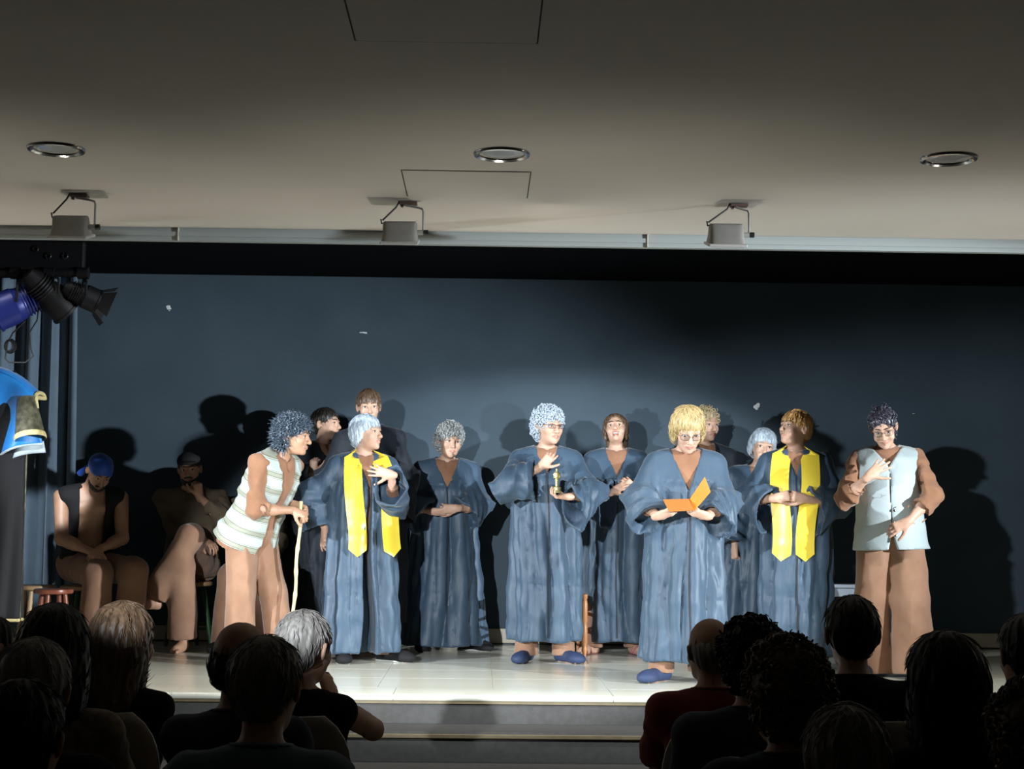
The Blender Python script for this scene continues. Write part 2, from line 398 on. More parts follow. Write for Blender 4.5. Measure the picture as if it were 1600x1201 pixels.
for k, (yf, zt) in enumerate(((FRONT-.30, .60), (FRONT-.60, .45), (FRONT-.90, .30), (FRONT-1.2, .15))):
    m = MB(); m.box(((X0+X1)/2, yf+.165, zt/2-.02), (X1-X0, .33, zt-.04)); stp = struct('stage_step', m, M['riser'])
    m = MB(); m.box(((X0+X1)/2, yf+.137, zt-.018), (X1-X0, .335, .036), bev=.012); m.build('tread', M['riser'], stp, False)
    m = MB(); m.box(((X0+X1)/2, yf-.028, zt-.022), (X1-X0, .014, .022), bev=.004); m.build('nosing_strip', M['nosing'], stp, False)
m = MB(); m.box(((X0+X1)/2, FRONT-.006, STAGE-.10), (X1-X0, .014, .13)); m.build('riser_board', M['riser'], stage, False)
m = MB(); m.box(((X0+X1)/2, 2.2, -.05), (X1-X0, 10.4, .10)); struct('floor', m, M['hall_floor'])
# ---------------------------------------------------------------- ceiling fittings
mat('chrome', lin(.55,.55,.54), .18, 1.0); mat('frost', lin(.62,.64,.62), .25, coat=.5)
mat('lamp_body', lin(.24,.23,.21), .55, col2=lin(.28,.27,.25), scale=12); mat('lamp_rim', lin(.48,.47,.45), .5); mat('steel_arm', lin(.34,.33,.31), .5)
mat('knob_black', lin(.01,.01,.01), .5); mat('cable_black', lin(.008,.008,.009), .5); mat('rust_plate', lin(.16,.10,.08), .6); mat('lamp_glass', lin(.5,.5,.5), .08, trans=.6)
for px, py, where in ((88,232,'left'),(784,240,'middle'),(1482,247,'right')):
    p = at_z(px, py, CEIL)
    t = thing('downlight', {'left':'unlit round chrome ceiling downlight above the left floodlight','middle':'unlit round chrome ceiling downlight nearest the square ceiling hatch','right':'unlit round chrome ceiling downlight furthest to the right'}[where], 'downlight', (p[0], p[1], CEIL), 0, 'unlit ceiling downlights')
    m = MB(); m.lathe([(.092,.0),(.094,-.006),(.104,-.012),(.114,-.010),(.118,-.004),(.119,.0)], n=36); m.build('trim_ring', M['chrome'], t)
    m = MB(); m.lathe([(.092,-.002),(.089,.012),(.078,.03)], n=36); m.build('reflector', M['chrome'], t)
    m = MB(); m.lathe([(.0,-.002),(.05,-.002),(.080,.0),(.090,.004)], n=36); m.build('glass_disc', M['frost'], t)
def floodlight(px, py, bx, by, label):
    p = at_z(px, py, CEIL); t = thing('floodlight', label, 'floodlight', (p[0], p[1], CEIL), 0, 'floodlights under the ceiling edge')
    s = p[1]/FPX; dx = (bx-px)*s; zb = -(by-py)*s*1.0; w, h = .175, .10
    m = MB(); m.box((-.005,0,-.010), (.085,.05,.012), bev=.003); m.box((-.035,0,-.018), (.012,.014,.018)); m.build('mounting_plate', M['rust_plate'], t, False)
    xa = dx+w/2+.022
    m = MB(); m.tube([(-.02,-.01,-.020),(xa-.03,-.012,-.030),(xa-.006,-.012,-.036),(xa,-.012,-.050),(xa,-.012,zb+.035),(xa,-.012,zb-.006)], .0085, 8, squash=.6); m.build('bracket_arm', M['steel_arm'], t)
    m = MB(); m.cyl((xa-.03,-.012,zb), (xa,-.012,zb), .012, n=10); m.build('pivot', M['steel_arm'], t)
    m = MB(); m.cyl((xa+.004,-.012,zb), (xa+.024,-.012,zb), .013, n=10); m.build('knob', M['knob_black'], t)
    R = rotx(.25); B = lambda x, y, z: V(dx, -.012, zb) + R @ V(x, y, z)
    bm = MB(); prof = [(h*.42,.80,.30),(h*.50,.86,.36),(h*.40,.92,.45),(-h*.05,.93,.62),(-h*.42,.98,.95)]; rings = []
    for z, kw, kd in prof:
        a = np.linspace(0, 2*PI, 33)[:-1]; sg = lambda v: np.sign(v)*np.abs(v)**.35
        rings.append([B(w/2*kw*sg(math.cos(q)), .085*kd*sg(math.sin(q)), z) for q in a])
    n = 32; v = np.array(rings).reshape(-1,3); i = np.arange(len(prof)-1)[:,None]*n; j = np.arange(n)[None]; j2 = (j+1)%n
    bm.add(np.concatenate([v, [B(0,0,h*.42)]]), np.stack([i+j, i+j2, i+n+j2, i+n+j], -1).reshape(-1,4)[:, ::-1], [[k, (k+1)%n, len(v)] for k in range(n)]); hs = bm.build('housing', M['lamp_body'], t)
    m = MB(); m.box(B(0,0,-h*.46), (w+.006,.180,.014), R, bev=.004); m.build('glass_rim', M['lamp_rim'], t, False)
    m = MB(); m.box(B(0,0,-h*.535), (w-.02,.150,.004), R); m.build('front_glass', M['lamp_glass'], t, False)
    for k in (-1,0,1):
        m = MB(); m.box(B(k*.045,-.036,h*.30), (.030,.006,.008), R, bev=.002); m.build('cooling_slot', M['knob_black'], hs, False)
    m = MB(); m.tube([(-.048,-.01,-.002),(-.062,-.014,-.030),(dx-w*.36-.02,-.02,-.30*abs(zb)-.05),(dx-w*.52,-.02,zb*.60),(dx-w*.50,-.02,zb*.74),(dx-w*.40,-.015,zb+h*.46)], .0042, 8); m.build('power_cable', M['cable_black'], t)
floodlight(126, 303, 114, 356, 'grey metal floodlight on the ceiling edge above the lighting bar')
floodlight(640, 315, 626, 365, 'grey metal floodlight below the square hatch near the ceiling centre')
floodlight(1156, 318, 1133, 369, 'grey metal floodlight on the right half of the ceiling edge')

# ---------------------------------------------------------------- lighting bar at the left of the stage
mat('bar_black', lin(.004,.004,.005), .7, spec=.2); mat('par_blue_lit', lin(.01,.02,.16), .4, .2); mat('par_black', lin(.005,.005,.006), .55, spec=.25)  # blue light on the first can is painted into its body colour
mat('led_blue', lin(.1,.2,1), .3, emit=(.10,.22,1,1), estr=2.0); mat('led_white', lin(.7,.85,1), .3, emit=(.75,.9,1,1), estr=3.0)
mat('white_plastic', lin(.62,.64,.64), .5)
YB = 8.7
def bx(px, py): p = at(px, py, YB); return V(p[0], YB, p[2])
t = thing('lighting_bar', 'black lighting bar with shiny eyelets hanging over the stage left side', 'lighting bar', (bx(30,425)[0], YB, bx(30,425)[2]))
L = lambda px, py, dy=0: bx(px, py) - V(t.location) + V(0, dy, 0)
m = MB(); a, b = L(-120,402), L(133,404); m.box((a+b)/2, (b[0]-a[0], .05, .20), bev=.01); m.build('bar_panel', M['bar_black'], t, False)
m = MB(); a, b = L(-120,431,-.03), L(134,427,-.03); m.tube([a,b], .024, 14); m.build('pipe', M['bar_black'], t)
for px, py in ((36,371),(57,390),(77,401),(103,401)):
    q = L(px, py, -.027); m = MB(); m.tube([q+V(.015*math.cos(k), 0, .015*math.sin(k)) for k in np.linspace(0, 2*PI, 17)], .0055, 6, False); m.build('eyelet', M['chrome'], t)
for px in (-100, 20, 110):
    q = L(px, 380); m = MB(); m.tube([q, V(q[0], .02, 3.47-t.location[2])], .012, 8); m.build('hanger_rod', M['bar_black'], t)
def par_can(px, py, d, r, ln, body, lens, label, doors=False, rear=None):
    """a can lamp hung by its yoke from the bar; d = where it points"""
    q = bx(px, py); t = thing('stage_lamp', label, 'stage lamp', q, 0, 'stage lamps under the lighting bar'); d = nz(d)
    u = nz(np.cross(d, V(0,0,1))); w = np.cross(u, d); R = np.stack([u, w, d], 1)
    m = MB(); m.lathe([(0,-ln*.62),(r*.45,-ln*.60),(r*.7,-ln*.45),(r*.78,-ln*.2),(r*.95,0),(r,ln*.02),(r,ln*.38),(r*1.06,ln*.39),(r*1.06,ln*.44),(r*.93,ln*.44),(r*.93,ln*.30)], n=24, R=R); b = m.build('can', body, t)
    m = MB(); m.lathe([(0,ln*.33),(r*.5,ln*.335),(r*.93,ln*.30)], n=24, R=R); m.build('lens', lens, t)
    for k in range(5):
        m = MB(); m.lathe([(r*.80,-ln*(.10+.06*k)),(r*.88,-ln*(.105+.06*k)),(r*.88,-ln*(.125+.06*k)),(r*.80,-ln*(.13+.06*k))], n=20, R=R); m.build('cooling_fin', body, b)
    top = bx(px, 428)[2]-q[2]
    m = MB(); m.tube([u*(r+.012), u*(r+.012)+V(0,0,r*.9), V(0,0,r*1.55), -u*(r+.012)+V(0,0,r*.9), -u*(r+.012)], .008, 8, squash=.5); m.build('yoke', M['bar_black'], t)
    m = MB(); m.tube([V(0,0,r*1.5), V(0,-.01,top-.02)], .012, 8); m.tube([V(-.03,-.03,top), V(.03,-.03,top)], .034, 10); m.build('clamp', M['bar_black'], t)
    if doors:
        for k in range(4):
            a = k*PI/2; n1 = u*math.cos(a)+w*math.sin(a); n2 = -u*math.sin(a)+w*math.cos(a); c0 = d*ln*.44+n1*r*1.0
            m = MB(); P = np.array([[c0+n2*r*.7*e, c0+n1*r*.55+d*r*.9+n2*r*1.1*e] for e in (-1,0,1)]); m.grid(P, .003, np.broadcast_to(n1, P.shape)); m.build('barn_door', M['bar_black'], t)
    return t
par_can(26, 476, (-.85,-.25,-.45), .105, .30, M['par_blue_lit'], M['led_blue'], 'stage lamp glowing blue at the left end of the bar')
par_can(79, 462, (.62,.5,-.62), .092, .30, M['par_black'], M['led_white'], 'tall black stage lamp hanging between the blue lamp and the lamp with flaps')
par_can(131, 462, (.85,.35,-.35), .070, .20, M['par_black'], M['frost'], 'black stage lamp with open metal flaps at the bar end', doors=True)
m = MB(); q = [bx(*k) for k in ((62,470),(58,500),(46,520),(48,545),(52,556),(40,566),(14,566),(8,560),(12,535),(20,520),(40,500))]
m.tube(q, .0045, 6); m.build('lamp_cable', M['cable_black'], None, label='thin black cable looping below the blue stage lamp', category='cable')
m = MB()
for k in range(3): c = bx(14,540); m.tube([c+V((.020+.006*k)*math.cos(a), .012*k, (.030+.005*k)*math.sin(a)) for a in np.linspace(0, 2*PI, 15)], .0045, 6, False)
m.build('cable_coil', M['cable_black'], None, label='small coil of black cable under the blue stage lamp', category='cable')

# ---------------------------------------------------------------- curtain
mat('curtain_blue', lin(.085,.125,.165), .8, col2=lin(.10,.145,.19), scale=6, bump=.3, bscale=80, sheen=.2)
t = thing('curtain', 'grey blue floor-length stage curtain hanging in folds at the left wall', 'curtain', (at(60,700,11.0)[0], 11.0, STAGE))
xl, xr = at(-60,700,11)[0]-t.location[0], at(118,700,11)[0]-t.location[0]; nu = 140; zz = np.linspace(.03, 2.66, 26); P = np.zeros((len(zz), nu, 3))
for i, z in enumerate(zz):
    k = 1-z/2.66
    for j in range(nu):
        u = j/(nu-1); ph = u*30; P[i,j] = (xl+(xr-xl+.06*k-.03)*u + .012*math.sin(ph*1.7+2*k), .060*math.sin(ph+.5*math.sin(3*u*6)+.3*k)*(.6+.5*k)+.02*math.sin(ph*2.3+k*2), z)
m = MB(); dn = np.cross(np.gradient(P, axis=1), np.gradient(P, axis=0)); dn /= np.linalg.norm(dn, axis=-1, keepdims=True); m.grid(P, .004, dn); m.build('cloth', M['curtain_blue'], t, auto=False)
m = MB(); m.tube([(xl-.1,0,2.68),(xr+.05,0,2.68)], .016, 10); m.build('curtain_rod', M['bar_black'], t)
for k in range(9):
    x = xl+(xr-xl)*(k+.5)/9; m = MB(); m.tube([(x+.0*c, .022*math.cos(c), 2.68+.022*math.sin(c)) for c in np.linspace(0,2*PI,13)], .003, 5, False); m.build('ring', M['chrome'], t)
m = MB(); m.box((xr*.5,.20,2.75), (.02,.52,.02)); m.build('wall_bracket', M['bar_black'], t, False)

# ---------------------------------------------------------------- clothes rack with costumes
YR = 9.25; p0 = at(10, 1000, YR)
t = thing('clothes_rack', 'white metal clothes rail with castors at the left stage edge', 'clothes rack', (p0[0]-.35, YR, STAGE))
zr = at(14,585,YR)[2]-STAGE; xe = at(19,585,YR)[0]-t.location[0]
m = MB(); m.tube([(xe-1.1,0,zr),(xe,0,zr)], .016, 12); m.build('rail', M['chrome'], t)
for x in (xe-1.05, xe-.05):
    m = MB(); m.tube([(x,0,.10),(x,0,zr)], .014, 10); m.build('upright', M['white_plastic'], t)
    m = MB(); m.tube([(x,-.26,.075),(x,.26,.075)], .016, 10); m.build('foot', M['white_plastic'], t)
    for y in (-.25,.25):
        m = MB(); m.tube([(x-.014,y,.035),(x+.014,y,.035)], .034, 14); m.build('castor', M['knob_black'], t)
m = MB(); m.tube([(xe-1.05,0,.12),(xe-.05,0,.12)], .011, 8); m.build('lower_rail', M['white_plastic'], t)
m = MB(); m.lathe([(.016,0),(.024,.004),(.024,.02),(.0,.024)], (xe,0,zr), 14, roty(PI/2)); m.build('end_cap', M['knob_black'], t)
mat('blue_costume', lin(.015,.22,.68), .45, col2=lin(.03,.30,.80), scale=7, sheen=.4, bump=.2, bscale=60); mat('gold_trim', lin(.55,.42,.16), .45, col2=lin(.75,.66,.35), scale=60, bump=.6, bscale=120)
mat('black_velvet', lin(.008,.008,.010), .8, sheen=.2); mat('gold_lame', lin(.05,.045,.028), .42, col2=lin(.16,.15,.095), scale=22, bump=.5, bscale=60); mat('pale_lining', lin(.50,.58,.62), .6)
# blue cape thrown over the rail's end
xb = t.location[0]+xe; e = thing('blue_cape', 'bright blue costume cape with gold braid thrown over the rail end', 'costume', (xb, YR, STAGE)); zc = at(40,572,YR)[2]-STAGE
n = 26; ang = np.linspace(0,1,34); P = np.zeros((34,n,3))
edge = [(20,780),(52,700),(66,690),(58,630),(52,600),(40,578),(22,571),(5,575)]
for i, a in enumerate(ang):
    for j in range(n):
        u = j/(n-1); s = a
        if s < .35:   w = s/.35; x = -.13+.30*u+ .0; zz_ = zc-.03 - .05*w*0 - (u**2)*.16 ; y = -.10*math.cos(w*PI)  ; z = zz_+.03*math.sin(w*PI)
        else:         w = (s-.35)/.65; x = -.13+.30*u+w*(.055*u-.05*(1-u)); y = -.10-.035*math.sin(u*9+w*2)*w-.03*w; z = zc-.03-(u**2)*.16-w*(.62-.34*u)
        P[i,j] = (x, y, z)
dn = np.cross(np.gradient(P, axis=1), np.gradient(P, axis=0)); dn /= np.maximum(np.linalg.norm(dn, axis=-1, keepdims=True), 1e-9); m = MB(); m.grid(P, .006, -dn); m.build('cloth', M['blue_costume'], e, auto=False)
m = MB(); m.tube(P[11,8:]+V(0,-.012,.004), .011, 8, squash=.6); m.tube(P[:18,-1]+V(.004,0,0), .012, 8); m.build('gold_braid', M['gold_trim'], e)
m = MB(); m.tube(P[-1]+V(0,-.003,0), .007, 8); m.build('hem_piping', M['pale_lining'], e)
Q = P[22:, 14:]+V(.01,.035,-.05); dn = np.zeros_like(Q); dn[...,1] = 1; m = MB(); m.grid(Q, .005, dn); m.build('lining', M['pale_lining'], e, auto=False)
# black coat with gold edging on a hanger
zc = zr-.06
def costume(name, label, xo, cat, y0, zlen, ang, mats, wtop=.20, wbot=.30):
    e = thing(name, label, cat, (t.location[0]+xe+xo, YR+y0, STAGE)); ca = rotz(ang)
    m = MB(); m.tube([(0,0,zr+.018),(.016,0,zr+.030),(.024,0,zr+.012),(.012,0,zr-.012),(0,0,zr-.045)], .0035, 6); m.tube([ca@V(-.20,0,zc-.085),ca@V(-.17,0,zc-.055),ca@V(0,0,zc),ca@V(.17,0,zc-.055),ca@V(.20,0,zc-.085)], .008, 8); m.tube([ca@V(-.19,0,zc-.085),ca@V(.19,0,zc-.085)], .004, 6); m.build('hanger', M['white_plastic'], e)
    nu, nv = 56, 26; P = np.zeros((nv, nu, 3))
    for i in range(nv):
        v = i/(nv-1); z = zc-.005-v*zlen
        for j in range(nu):
            th = 2*PI*j/(nu-1); sh = min(1, v*9)**.5; a = (.05+(wtop-.05)*sh)*(1-v)+wbot*v; b = (.035+.05*sh)*(1-v)+.11*v
            f = 1+.12*v*math.sin(th*7+3*v); zz_ = z-(.08*(abs(math.cos(th)))*(1-v)*sh)
            P[i,j] = ca @ V(a*math.cos(th)*f, b*math.sin(th)*f, zz_)
    dn = np.cross(np.gradient(P, axis=1), np.gradient(P, axis=0)); dn /= np.maximum(np.linalg.norm(dn, axis=-1, keepdims=True), 1e-9)
    m = MB(); m.grid(P, .004, -dn); m.build('cloth', mats[0], e, auto=False)
    if len(mats) > 1:
        for s in (0,):
            m = MB(); j = 2; Q = P[3:, :5]*1.0; d2 = nz(ca @ V(1,-.3,0)); Q = Q + d2*.006; m.grid(Q, .004, np.broadcast_to(d2, Q.shape)); m.build('gold_panel', mats[1], e, auto=False)
        m = MB(); m.tube(P[-1]+V(0,0,.010), .010, 6); m.build('gold_hem', M['gold_trim'], e)
        # a short sleeve of thin gold cloth with a braided cuff
        S0 = ca @ V(.17,-.02,zc-.09); S1 = ca @ V(.235,-.06,zc-.33); k2 = np.linspace(0,1,9)
        path = [S0+(S1-S0)*k for k in k2]; m = MB(); m.tube(path, .055+.035*k2, 16, caps=False); m.build('sleeve', M['gold_lame'], e)
        m = MB(); m.tube([S0+(S1-S0)*k for k in (.90,.95,1.0,1.03)], [.090,.094,.094,.090], 16, caps=False); m.build('cuff', M['gold_trim'], e)
    return e
costume('black_coat', 'black costume coat edged with gold on a hanger at the rail end', -.04, 'costume', -.02, 1.40, -.30, (M['black_velvet'], M['gold_lame']), .16, .16)
costume('dark_dress', 'plain dark costume hanging on the rail left of the gold edged coat', -.52, 'costume', -.02, 1.10, -1.2, (M['black_velvet'],), .15, .17)

# ---------------------------------------------------------------- stools and chairs on the stage
mat('red_wood', lin(.20,.055,.030), .30, col2=lin(.32,.10,.05), scale=3, stretch=(6,6,1), coat=.4); mat('pale_wood', lin(.42,.26,.13), .45, col2=lin(.52,.34,.18), scale=3, stretch=(6,6,1))
mat('orange_wood', lin(.42,.17,.06), .35, col2=lin(.55,.25,.10), scale=3, stretch=(6,6,1), coat=.3); mat('green_metal', lin(.03,.09,.03), .5); mat('white_lacquer', lin(.55,.62,.70), .35); mat('rush', lin(.42,.30,.15), .8, col2=lin(.54,.40,.22), scale=60, bump=.8, bscale=120)
mat('black_wood', lin(.010,.009,.009), .5)
def stool(px, py, Y, label, seat, legm, h=.44, r=.14, splay=.07, group='wooden stools', rungs=None, rz=.6):
    p = at(px, py, Y); t = thing('stool', label, 'stool', (p[0], Y, STAGE), rz, group)
    m = MB(); m.lathe([(0,h-.034),(r*.86,h-.034),(r*.97,h-.028),(r,h-.016),(r*.98,h-.005),(r*.90,h),(0,h+.0)], n=28); m.build('seat', seat, t)
    tp, bt = [], []
    for k in range(4):
        a = k*PI/2+PI/4; c, s = math.cos(a), math.sin(a); A = V(c*r*.62, s*r*.62, h-.03); B = V(c*(r*.62+splay), s*(r*.62+splay), 0); tp.append(A); bt.append(B)
        m = MB(); kk = np.array([0,.15,.2,.25,.6,.85,1]); m.tube([A+(B-A)*q for q in kk], [.015,.017,.019,.017,.020,.016,.013], 10); m.build('leg', legm, t)
    for k in range(4):
        f = .62 if k % 2 else .70; A = tp[k]+(bt[k]-tp[k])*f; B = tp[(k+1)%4]+(bt[(k+1)%4]-tp[(k+1)%4])*f
        m = MB(); m.tube([A,(A+B)/2,B], [.008,.011,.008], 8); m.build('rung', rungs or legm, t)
    return t
stool(84, 918, 9.95, 'glossy red brown wooden stool in front of the seated bandana man', M['red_wood'], M['red_wood'], .445, .125, .05)
stool(58, 910, 10.45, 'pale wooden stool half hidden behind the glossy red brown stool', M['pale_wood'], M['pale_wood'], .445, .13, .05)
stool(131, 940, 10.62, 'wooden stool under the man in the blue bandana', M['pale_wood'], M['green_metal'], .44, .16, .06)
stool(296, 940, 10.98, 'green legged stool under the man in the dark cap', M['pale_wood'], M['green_metal'], .46, .16, .07)
stool(626, 913, 11.28, 'black wooden stool between the yellow stole woman and the curly clasped-hands woman', M['black_wood'], M['black_wood'], .45, .145, .045)
stool(396, 940, 11.04, 'dark stool hidden behind the stooping woman with the stick', M['black_wood'], M['black_wood'], .45, .15, .06)
def rush_chair(px, py, Y, rz):
    p = at(px, py, Y); t = thing('chair', 'turned wooden chair with woven rush seat behind the woman holding the statuette', 'chair', (p[0], Y, STAGE), rz)
    w, d, sh = .19, .18, .41
    for s in (-1,1):
        prof = [(.0,0),(.010,.004),(.014,.03),(.020,.05),(.015,.07),(.021,.10),(.021,.20),(.017,.22),(.021,.24),(.021,.36),(.016,.385),(.021,.40),(.020,sh+.01),(.0,sh+.016)]
        m = MB(); m.lathe(prof, (s*w,-d,0), 14); m.build('front_leg', M['orange_wood'], t)
        m = MB(); m.tube([(s*w,d,0),(s*w,d,.42),(s*w,d+.05,.86)], .017, 10); m.build('back_post', M['orange_wood'], t)
    for z in (.14,.26):
        for a, b in (((-w,-d,z),(w,-d,z)),((-w,-d,z+.03),(-w,d,z+.03)),((w,-d,z+.03),(w,d,z+.03)),((-w,d,z),(w,d,z))):
            m = MB(); m.tube([V(a),(V(a)+V(b))/2,V(b)], [.008,.012,.008], 8); m.build('rung', M['orange_wood'], t)
    m = MB(); m.box((0,0,sh-.012), (2*w+.02,2*d+.02,.034), bev=.012); m.build('seat', M['rush'], t, False)
    for z in (.52,.64,.76):
        m = MB(); y = d+.05*(z-.42)/.44; m.tube([(-w,y,z),(-w*.5,y+.02,z+.008),(w*.5,y+.02,z+.008),(w,y,z)], .022, 8, squash=.35); m.build('back_slat', M['orange_wood'], t)
rush_chair(866, 940, 10.62, .04)
def square_stool(px, py, Y, label, h=.50, w=.34):
    p = at(px, py, Y); t = thing('square_stool', label, 'stool', (p[0], Y, STAGE), 0, 'white square stools')
    m = MB(); m.box((0,0,h-.012), (w,w*.9,.024), bev=.004); m.build('top', M['white_lacquer'], t, False)
    for a in (-1,1):
        for b in (-1,1):
            m = MB(); m.box((a*(w/2-.035), b*(w*.45-.035), (h-.024)/2), (.046,.046,h-.024), bev=.004); m.build('leg', M['white_lacquer'], t, False)
    for b in (-1,1):
        m = MB(); m.box((0, b*(w*.45-.035), h-.054), (w-.11,.02,.06), bev=.003); m.build('apron', M['white_lacquer'], t, False)
        m = MB(); m.box((b*(w/2-.035), 0, h-.054), (.02,w*.9-.11,.06), bev=.003); m.build('apron', M['white_lacquer'], t, False)
square_stool(1304, 908, 10.72, 'white square stool between the blonde stole woman and the grey vest woman')
square_stool(1134, 902, 11.32, 'white square stool hidden behind the woman reading the orange folder')
# ---------------------------------------------------------------- people
class Fig:
    """a figure in local axes: feet on z=0, facing -y, x to the picture's right"""
    def __init__(s, H=1.63, lean=0, side=0, twist=0, pelvis=None, head=(0,0,0), hw=(None,None), pole=(None,None),
                 hdir=(None,None), hnrm=(None,None), curl=(.35,.35), spread=(.06,.06), thumb=(.5,.5), feet=((-.09,0,0),(.09,0,0)), fyaw=(-12,12),
                 knees=(None,None), wide=1.0, seed=1, hs=1.0, armr=1.0, neckf=0.0, bare=False):
        s.H = H; s.seed = seed; s.wide = wide; s.bare = bare; s.armr = armr
        s.T = rotz(twist*D2R) @ roty(side*D2R) @ rotx(lean*D2R)
        s.pel = V(0,0,.535*H) if pelvis is None else V(pelvis)
        up = lambda x, y, z: s.pel + s.T @ V(x, y, z)
        s.up = up
        s.neck = up(0, .012, .305*H)
        s.sh = [up(-.098*H*wide, .015, .262*H), up(.098*H*wide, .015, .262*H)]
        s.hs = hs
        y, p, r = head
        s.R = rotz(y*D2R) @ roty(r*D2R) @ rotx(p*D2R)
        s.piv = s.neck + s.T @ V(0, -.012-neckf, .035)
        s.hc = s.piv + s.R @ V(0, -.022, .105)*hs
        L1, L2 = .172*H, .150*H
        s.el = []; s.wr = []; s.hd = []; s.hn = []
        for i in (0,1):
            sg = -1 if i == 0 else 1
            w = V(hw[i]) if hw[i] is not None else s.sh[i] + V(sg*.07, .0, -.31*H)
            d = w - s.sh[i]; D = np.linalg.norm(d)
            if D > (L1+L2)*.995: w = s.sh[i] + d/D*(L1+L2)*.995; d = w - s.sh[i]; D = np.linalg.norm(d)
            a = (L1*L1 - L2*L2 + D*D)/(2*D); hgt = math.sqrt(max(L1*L1-a*a, 1e-6))
            po = V(pole[i]) if pole[i] is not None else V(sg*.8, .5, -.5)
            e = nz(po - d/D*np.dot(po, d/D)); E = s.sh[i] + d/D*a + e*hgt
            s.el.append(E); s.wr.append(w)
            hd = nz(w-E) if hdir[i] is None else nz(hdir[i])
            hn = V(-sg, .3, 0) if hnrm[i] is None else V(hnrm[i])
            s.hd.append(hd); s.hn.append(nz(hn - hd*np.dot(hn, hd)))
        s.curl = curl; s.spread = spread; s.thumb = thumb
        s.hip = [s.pel + V(-.055*H, 0, -.02), s.pel + V(.055*H, 0, -.02)]
        s.ft = [V(f) for f in feet]; s.fyaw = fyaw
        s.an = [f + V(0, .02, .085) for f in s.ft]
        s.kn = []
        for i in (0,1):
            if knees[i] is not None: s.kn.append(V(knees[i])); continue
            d = s.an[i]-s.hip[i]; D = np.linalg.norm(d); L1k = .245*H; L2k = .245*H
            a = D/2; hh = math.sqrt(max(L1k**2-a*a, 0)); e = nz(V(0,-1,0) - d/D*np.dot(V(0,-1,0), d/D))
            s.kn.append(s.hip[i] + d/D*a + e*min(hh, .012))
    def hl(s, x, y, z): return s.hc + s.R @ (V(x, y, z)*s.hs)

def hand_ops(F, w, d, n, side, curl, spread, thumb, sc=1.0):
    """palm, four fingers of three bones each and a thumb from the palm's side; n = the way the palm looks"""
    lat = nz(np.cross(d, n))*(1 if side else -1)         # towards the thumb
    cl = curl if isinstance(curl, (list, tuple)) else [curl]*4
    F.cone(w - d*.02, w + d*.03, .024*sc, .025*sc, .012, flat=.75, fax=n)
    for o in (.022, .007, -.008, -.022):
        F.cone(w + d*.012 + lat*o*.7, w + d*.078*sc + lat*o, .0135*sc, .0115*sc, .012)
    for i, (o, L, r) in enumerate(((.027,.068,.0088), (.009,.076,.0092), (-.009,.070,.0088), (-.026,.055,.0078))):
        p = w + d*(.083 - .006*abs(i-1.3))*sc + lat*o*sc; a = 0; c = cl[i]
        fd = nz(d + lat*(1.3-i)*spread*1.6)
        for f, k in ((.46, .95), (.30, 1.25), (.24, .9)):
            a += c*k*1.35
            dd = fd*math.cos(a) + n*math.sin(a); q = p + dd*L*f*sc
            F.cone(p, q, r*sc, r*.9*sc, .003); p = q; r *= .92
    p = w + d*.022 + lat*.022; 
    td = nz(d*.62 + lat*(.75 - .3*thumb) + n*(.25 + .5*thumb))
    q = p + td*.042*sc; F.cone(p, q, .0150*sc, .0112*sc, .010)
    td2 = nz(td + d*.35 - lat*.35*thumb + n*.2*thumb); q2 = q + td2*.030*sc; F.cone(q, q2, .0105*sc, .0095*sc, .004)
    td3 = nz(td2 + d*.2 - lat*.45*thumb); F.cone(q2, q2 + td3*.022*sc, .0095*sc, .0078*sc, .003)

